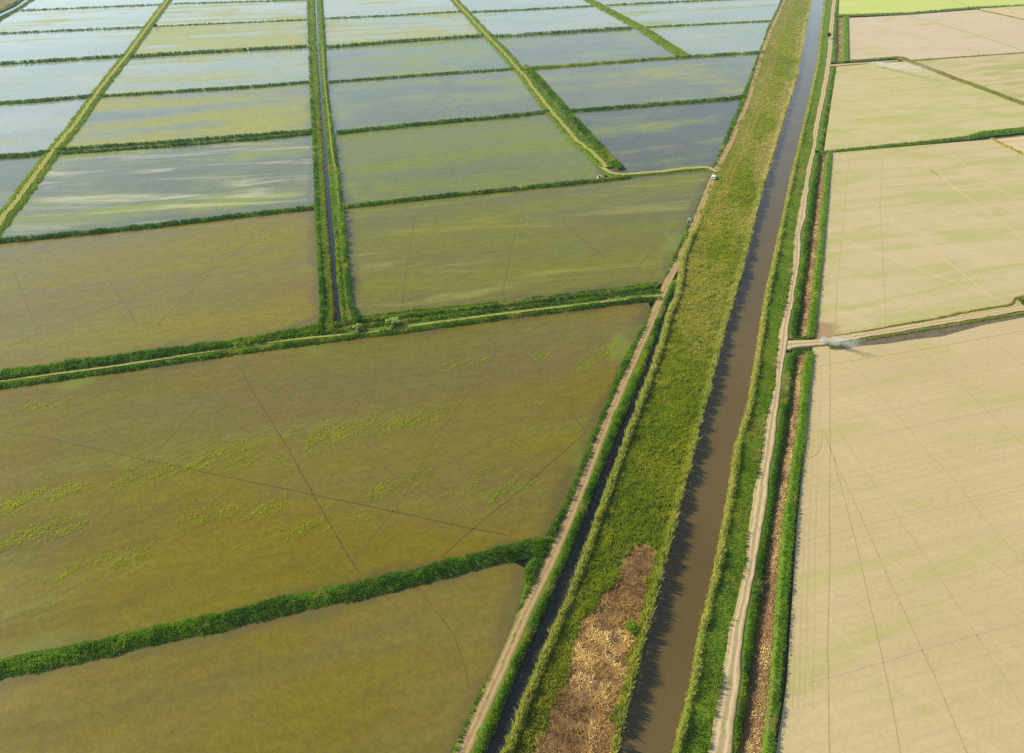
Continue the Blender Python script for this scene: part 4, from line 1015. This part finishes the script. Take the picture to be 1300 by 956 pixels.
cz = .40
c0, c1 = at(906.0, 226.5, cz), at(909.5, 217.5, cz)
car = bpy.data.objects.new('parked_car', None); COL.objects.link(car); car.location = (*c0, cz)
car.rotation_euler = (0, 0, math.atan2(-(c1[0] - c0[0]), c1[1] - c0[1]))
tag(car, 'small white car on the sandy riverside track just below the bend', 'car')
bm_obj('body', lambda b: prism(b, [(-2.05, .32), (-2.1, .62), (-2.0, .98), (-.2, 1.0), (.95, .95), (1.95, .78), (2.1, .55), (2.05, .32)], 1.76, .09), M_CARW, car)
bm_obj('cabin', lambda b: prism(b, [(-1.95, .95), (-1.6, 1.5), (.1, 1.52), (.98, .93)], 1.6, .06, lambda z: 1 - .16 * max(0, z - .95) / .55), M_CARW, car)
bm_obj('windscreen', lambda b: prism(b, [(.20, 1.46), (.16, 1.46), (.86, 1.0), (.94, 1.0)], 1.34, 0), M_GLASS, car, (0, .03, .03))
bm_obj('rear_window', lambda b: prism(b, [(-1.70, 1.43), (-1.66, 1.43), (-1.86, 1.05), (-1.92, 1.05)], 1.3, 0), M_GLASS, car, (0, -.03, .02))
for sx in (-1, 1):
    def sw(b):
        P = [(-1.55, 1.08), (-1.38, 1.41), (.02, 1.43), (.55, 1.08)]
        wd = lambda z: (.80 * (1 - .16 * (z - .95) / .55)) + .012
        vv = [b.verts.new((sx * wd(z), y, z)) for y, z in P]; v2 = [b.verts.new((sx * (wd(z) - .03), y, z)) for y, z in P]
        b.faces.new(vv); b.faces.new(v2[::-1])
        for i in range(4): b.faces.new((vv[i], v2[i], v2[(i + 1) % 4], vv[(i + 1) % 4]))
        bmesh.ops.recalc_face_normals(b, faces=b.faces[:])
    bm_obj('side_window', sw, M_GLASS, car)
    for yy in (-1.28, 1.28):
        def tyre(b): bmesh.ops.create_cone(b, cap_ends=True, segments=20, radius1=.31, radius2=.31, depth=.2)
        def rim(b): bmesh.ops.create_cone(b, cap_ends=True, segments=14, radius1=.19, radius2=.17, depth=.22)
        wv = bm_obj('wheel', tyre, M_TYRE, car, (sx * .82, yy, .31)); wv.rotation_euler = (0, math.pi / 2, 0)
        bm_obj('rim', rim, M_RIM, wv)
    bm_obj('headlight', lambda b: prism(b, [(1.98, .6), (2.09, .58), (2.03, .74), (1.9, .77)], .34, .02), M_LAMP, car, (sx * .62, .03, 0))
    bm_obj('tail_light', lambda b: prism(b, [(-2.1, .66), (-2.02, .66), (-1.98, .92), (-2.06, .92)], .26, .02), M_RLAMP, car, (sx * .7, -.03, 0))

# ------------------------------------------------------------------ concrete sluices
M_CONC = flat_mat('pale_concrete', (.50, .48, .44), .9, 0, .2)
M_STEEL = flat_mat('rusty_gate', (.16, .09, .05), .8, .3, .3)
def sluice(px, py, rz, label, sc=1.0, z=.1):
    r = bpy.data.objects.new('sluice', None); COL.objects.link(r); x, y = at(px, py, z); r.location = (x, y, z); r.rotation_euler = (0, 0, rz)
    tag(r, label, 'sluice', 'small concrete sluices')
    for sx in (-1, 1):
        bm_obj('side_wall', lambda b: prism(b, [(-.9, -.3), (-.9, .5), (-.2, 1.0), (.5, 1.0), (.9, .5), (.9, -.3)], .22, .02), M_CONC, r, (sx * .62 * sc, 0, 0))
    bm_obj('crossbeam', lambda b: prism(b, [(-.16, 0), (.16, 0), (.16, .16), (-.16, .16)], 1.6 * sc, .02), M_CONC, r, (0, .15, 1.002))
    bm_obj('gate', lambda b: prism(b, [(-.03, -.2), (.03, -.2), (.03, .85), (-.03, .85)], 1.0 * sc, .005), M_STEEL, r, (0, .15, 0))
    return r
sluice(875, 281, -.5, 'pale concrete sluice in the green verge left of the riverside track', .7, .3)
sluice(761, 226, .1, 'pale concrete sluice at the foot of the long slanting track', 1.0, .4)

# ------------------------------------------------------------------ smoke
def plume(px, py, ang, length, r0, r1, rise, dens, label, seed, tail=.12):
    x, y = at(px, py, .3)
    n = 14; m = 14; V = []; F = []
    for i in range(n):
        t = i / (n - 1); r = (r0 + (r1 - r0) * t ** .8) * math.sin(math.pi * min(1, .12 + .83 * t) ) ** .4
        for j in range(m):
            a = 2 * math.pi * j / m
            V.append((t * length, math.cos(a) * r, .3 + r * .9 + rise * t + math.sin(a) * r * .9))
    for i in range(n - 1):
        for j in range(m): F.append((i * m + j, i * m + (j + 1) % m, (i + 1) * m + (j + 1) % m, (i + 1) * m + j))
    F.append(tuple(range(m))[::-1]); F.append(tuple(range((n - 1) * m, n * m)))
    mt = bpy.data.materials.new('smoke_%d' % seed); mt.use_nodes = True; nt = mt.node_tree; k = NB(nt)
    nt.nodes.remove(nt.nodes['Principled BSDF'])
    vol = k.n('ShaderNodeVolumePrincipled'); vol.inputs['Color'].default_value = (.92, .94, .97, 1); vol.inputs['Anisotropy'].default_value = .2
    tc = k.n('ShaderNodeTexCoord').outputs['Object']
    sp = k.n('ShaderNodeSeparateXYZ'); k.l(tc, sp.inputs[0])
    t = k.math('DIVIDE', sp.outputs[0], length)
    rr = k.math('ADD', k.math('MULTIPLY', t, r1 - r0), r0)
    dy_ = k.math('DIVIDE', sp.outputs[1], rr)
    dz_ = k.math('DIVIDE', k.math('SUBTRACT', sp.outputs[2], k.math('ADD', k.math('ADD', k.math('MULTIPLY', t, rise), .3), k.math('MULTIPLY', rr, .9))), rr)
    rad = k.math('ADD', k.math('MULTIPLY', dy_, dy_), k.math('MULTIPLY', dz_, dz_))
    fall = k.mapr(rad, .05, .95, 1, 0)
    nz = k.noise(k.mapping(tc, (.55, 1, 1), 0, (seed * 3.3, 0, 0)), .9 / r0 * .8, 4, .6, .5)
    d = k.math('MULTIPLY', k.math('MULTIPLY', fall, k.mapr(nz, .42, .68)), k.math('ADD', k.math('MULTIPLY', k.math('POWER', k.math('SUBTRACT', 1.0, t, True), 3.0), dens), k.math('MULTIPLY', k.math('SUBTRACT', 1.0, t, True), tail)))
    k.l(d, vol.inputs['Density']); k.l(vol.outputs[0], nt.nodes['Material Output'].inputs['Volume'])
    me = bpy.data.meshes.new('smoke_plume'); me.from_pydata(V, [], F); me.update(); me.materials.append(mt)
    o = bpy.data.objects.new('smoke_plume', me); COL.objects.link(o); o.location = (x, y, 0); o.rotation_euler = (0, 0, ang)
    tag(o, label, 'smoke', 'smoke from stubble fires', 'thing')
    return o
wd = at(1190, 106) - at(1104, 82); wa = math.atan2(wd[1], wd[0])
wd2 = at(1100, 452) - at(1044, 434); wa2 = math.atan2(wd2[1], wd2[0])
plume(1041, 433.5, wa2, 15, 1.25, 2.6, 1.2, 2.6, 'dense white smoke puff drifting off the crossroad by the side ditch', 1)
plume(1071, 428, wa2 - .1, 11, .45, 1.3, .6, 1.4, 'thin wisp of smoke on the crossroad right of the dense puff', 2)
plume(1102, 81.5, wa, 55, 1.3, 5.0, 3.0, 1.0, 'long thin bluish smoke trail drifting over the yellow-green tinged field', 3, .3)

# ------------------------------------------------------------------ air
def haze(dens):
    x0, x1, y0, y1, z0, z1 = -5990, 5990, -290, 8990, -2.4, 135
    V = [(x, y, z) for z in (z0, z1) for y in (y0, y1) for x in (x0, x1)]
    F = [(0, 2, 3, 1), (4, 5, 7, 6), (0, 1, 5, 4), (2, 6, 7, 3), (0, 4, 6, 2), (1, 3, 7, 5)]
    mt = bpy.data.materials.new('haze_air'); mt.use_nodes = True; nt = mt.node_tree
    nt.nodes.remove(nt.nodes['Principled BSDF'])
    v = nt.nodes.new('ShaderNodeVolumePrincipled'); v.inputs['Color'].default_value = (.86, .93, 1, 1)
    v.inputs['Density'].default_value = dens; v.inputs['Anisotropy'].default_value = .1
    nt.links.new(v.outputs[0], nt.nodes['Material Output'].inputs['Volume'])
    me = bpy.data.meshes.new('haze'); me.from_pydata(V, [], F); me.update(); me.materials.append(mt)
    o = bpy.data.objects.new('haze', me); COL.objects.link(o); o['kind'] = 'stuff'
haze(.00008)
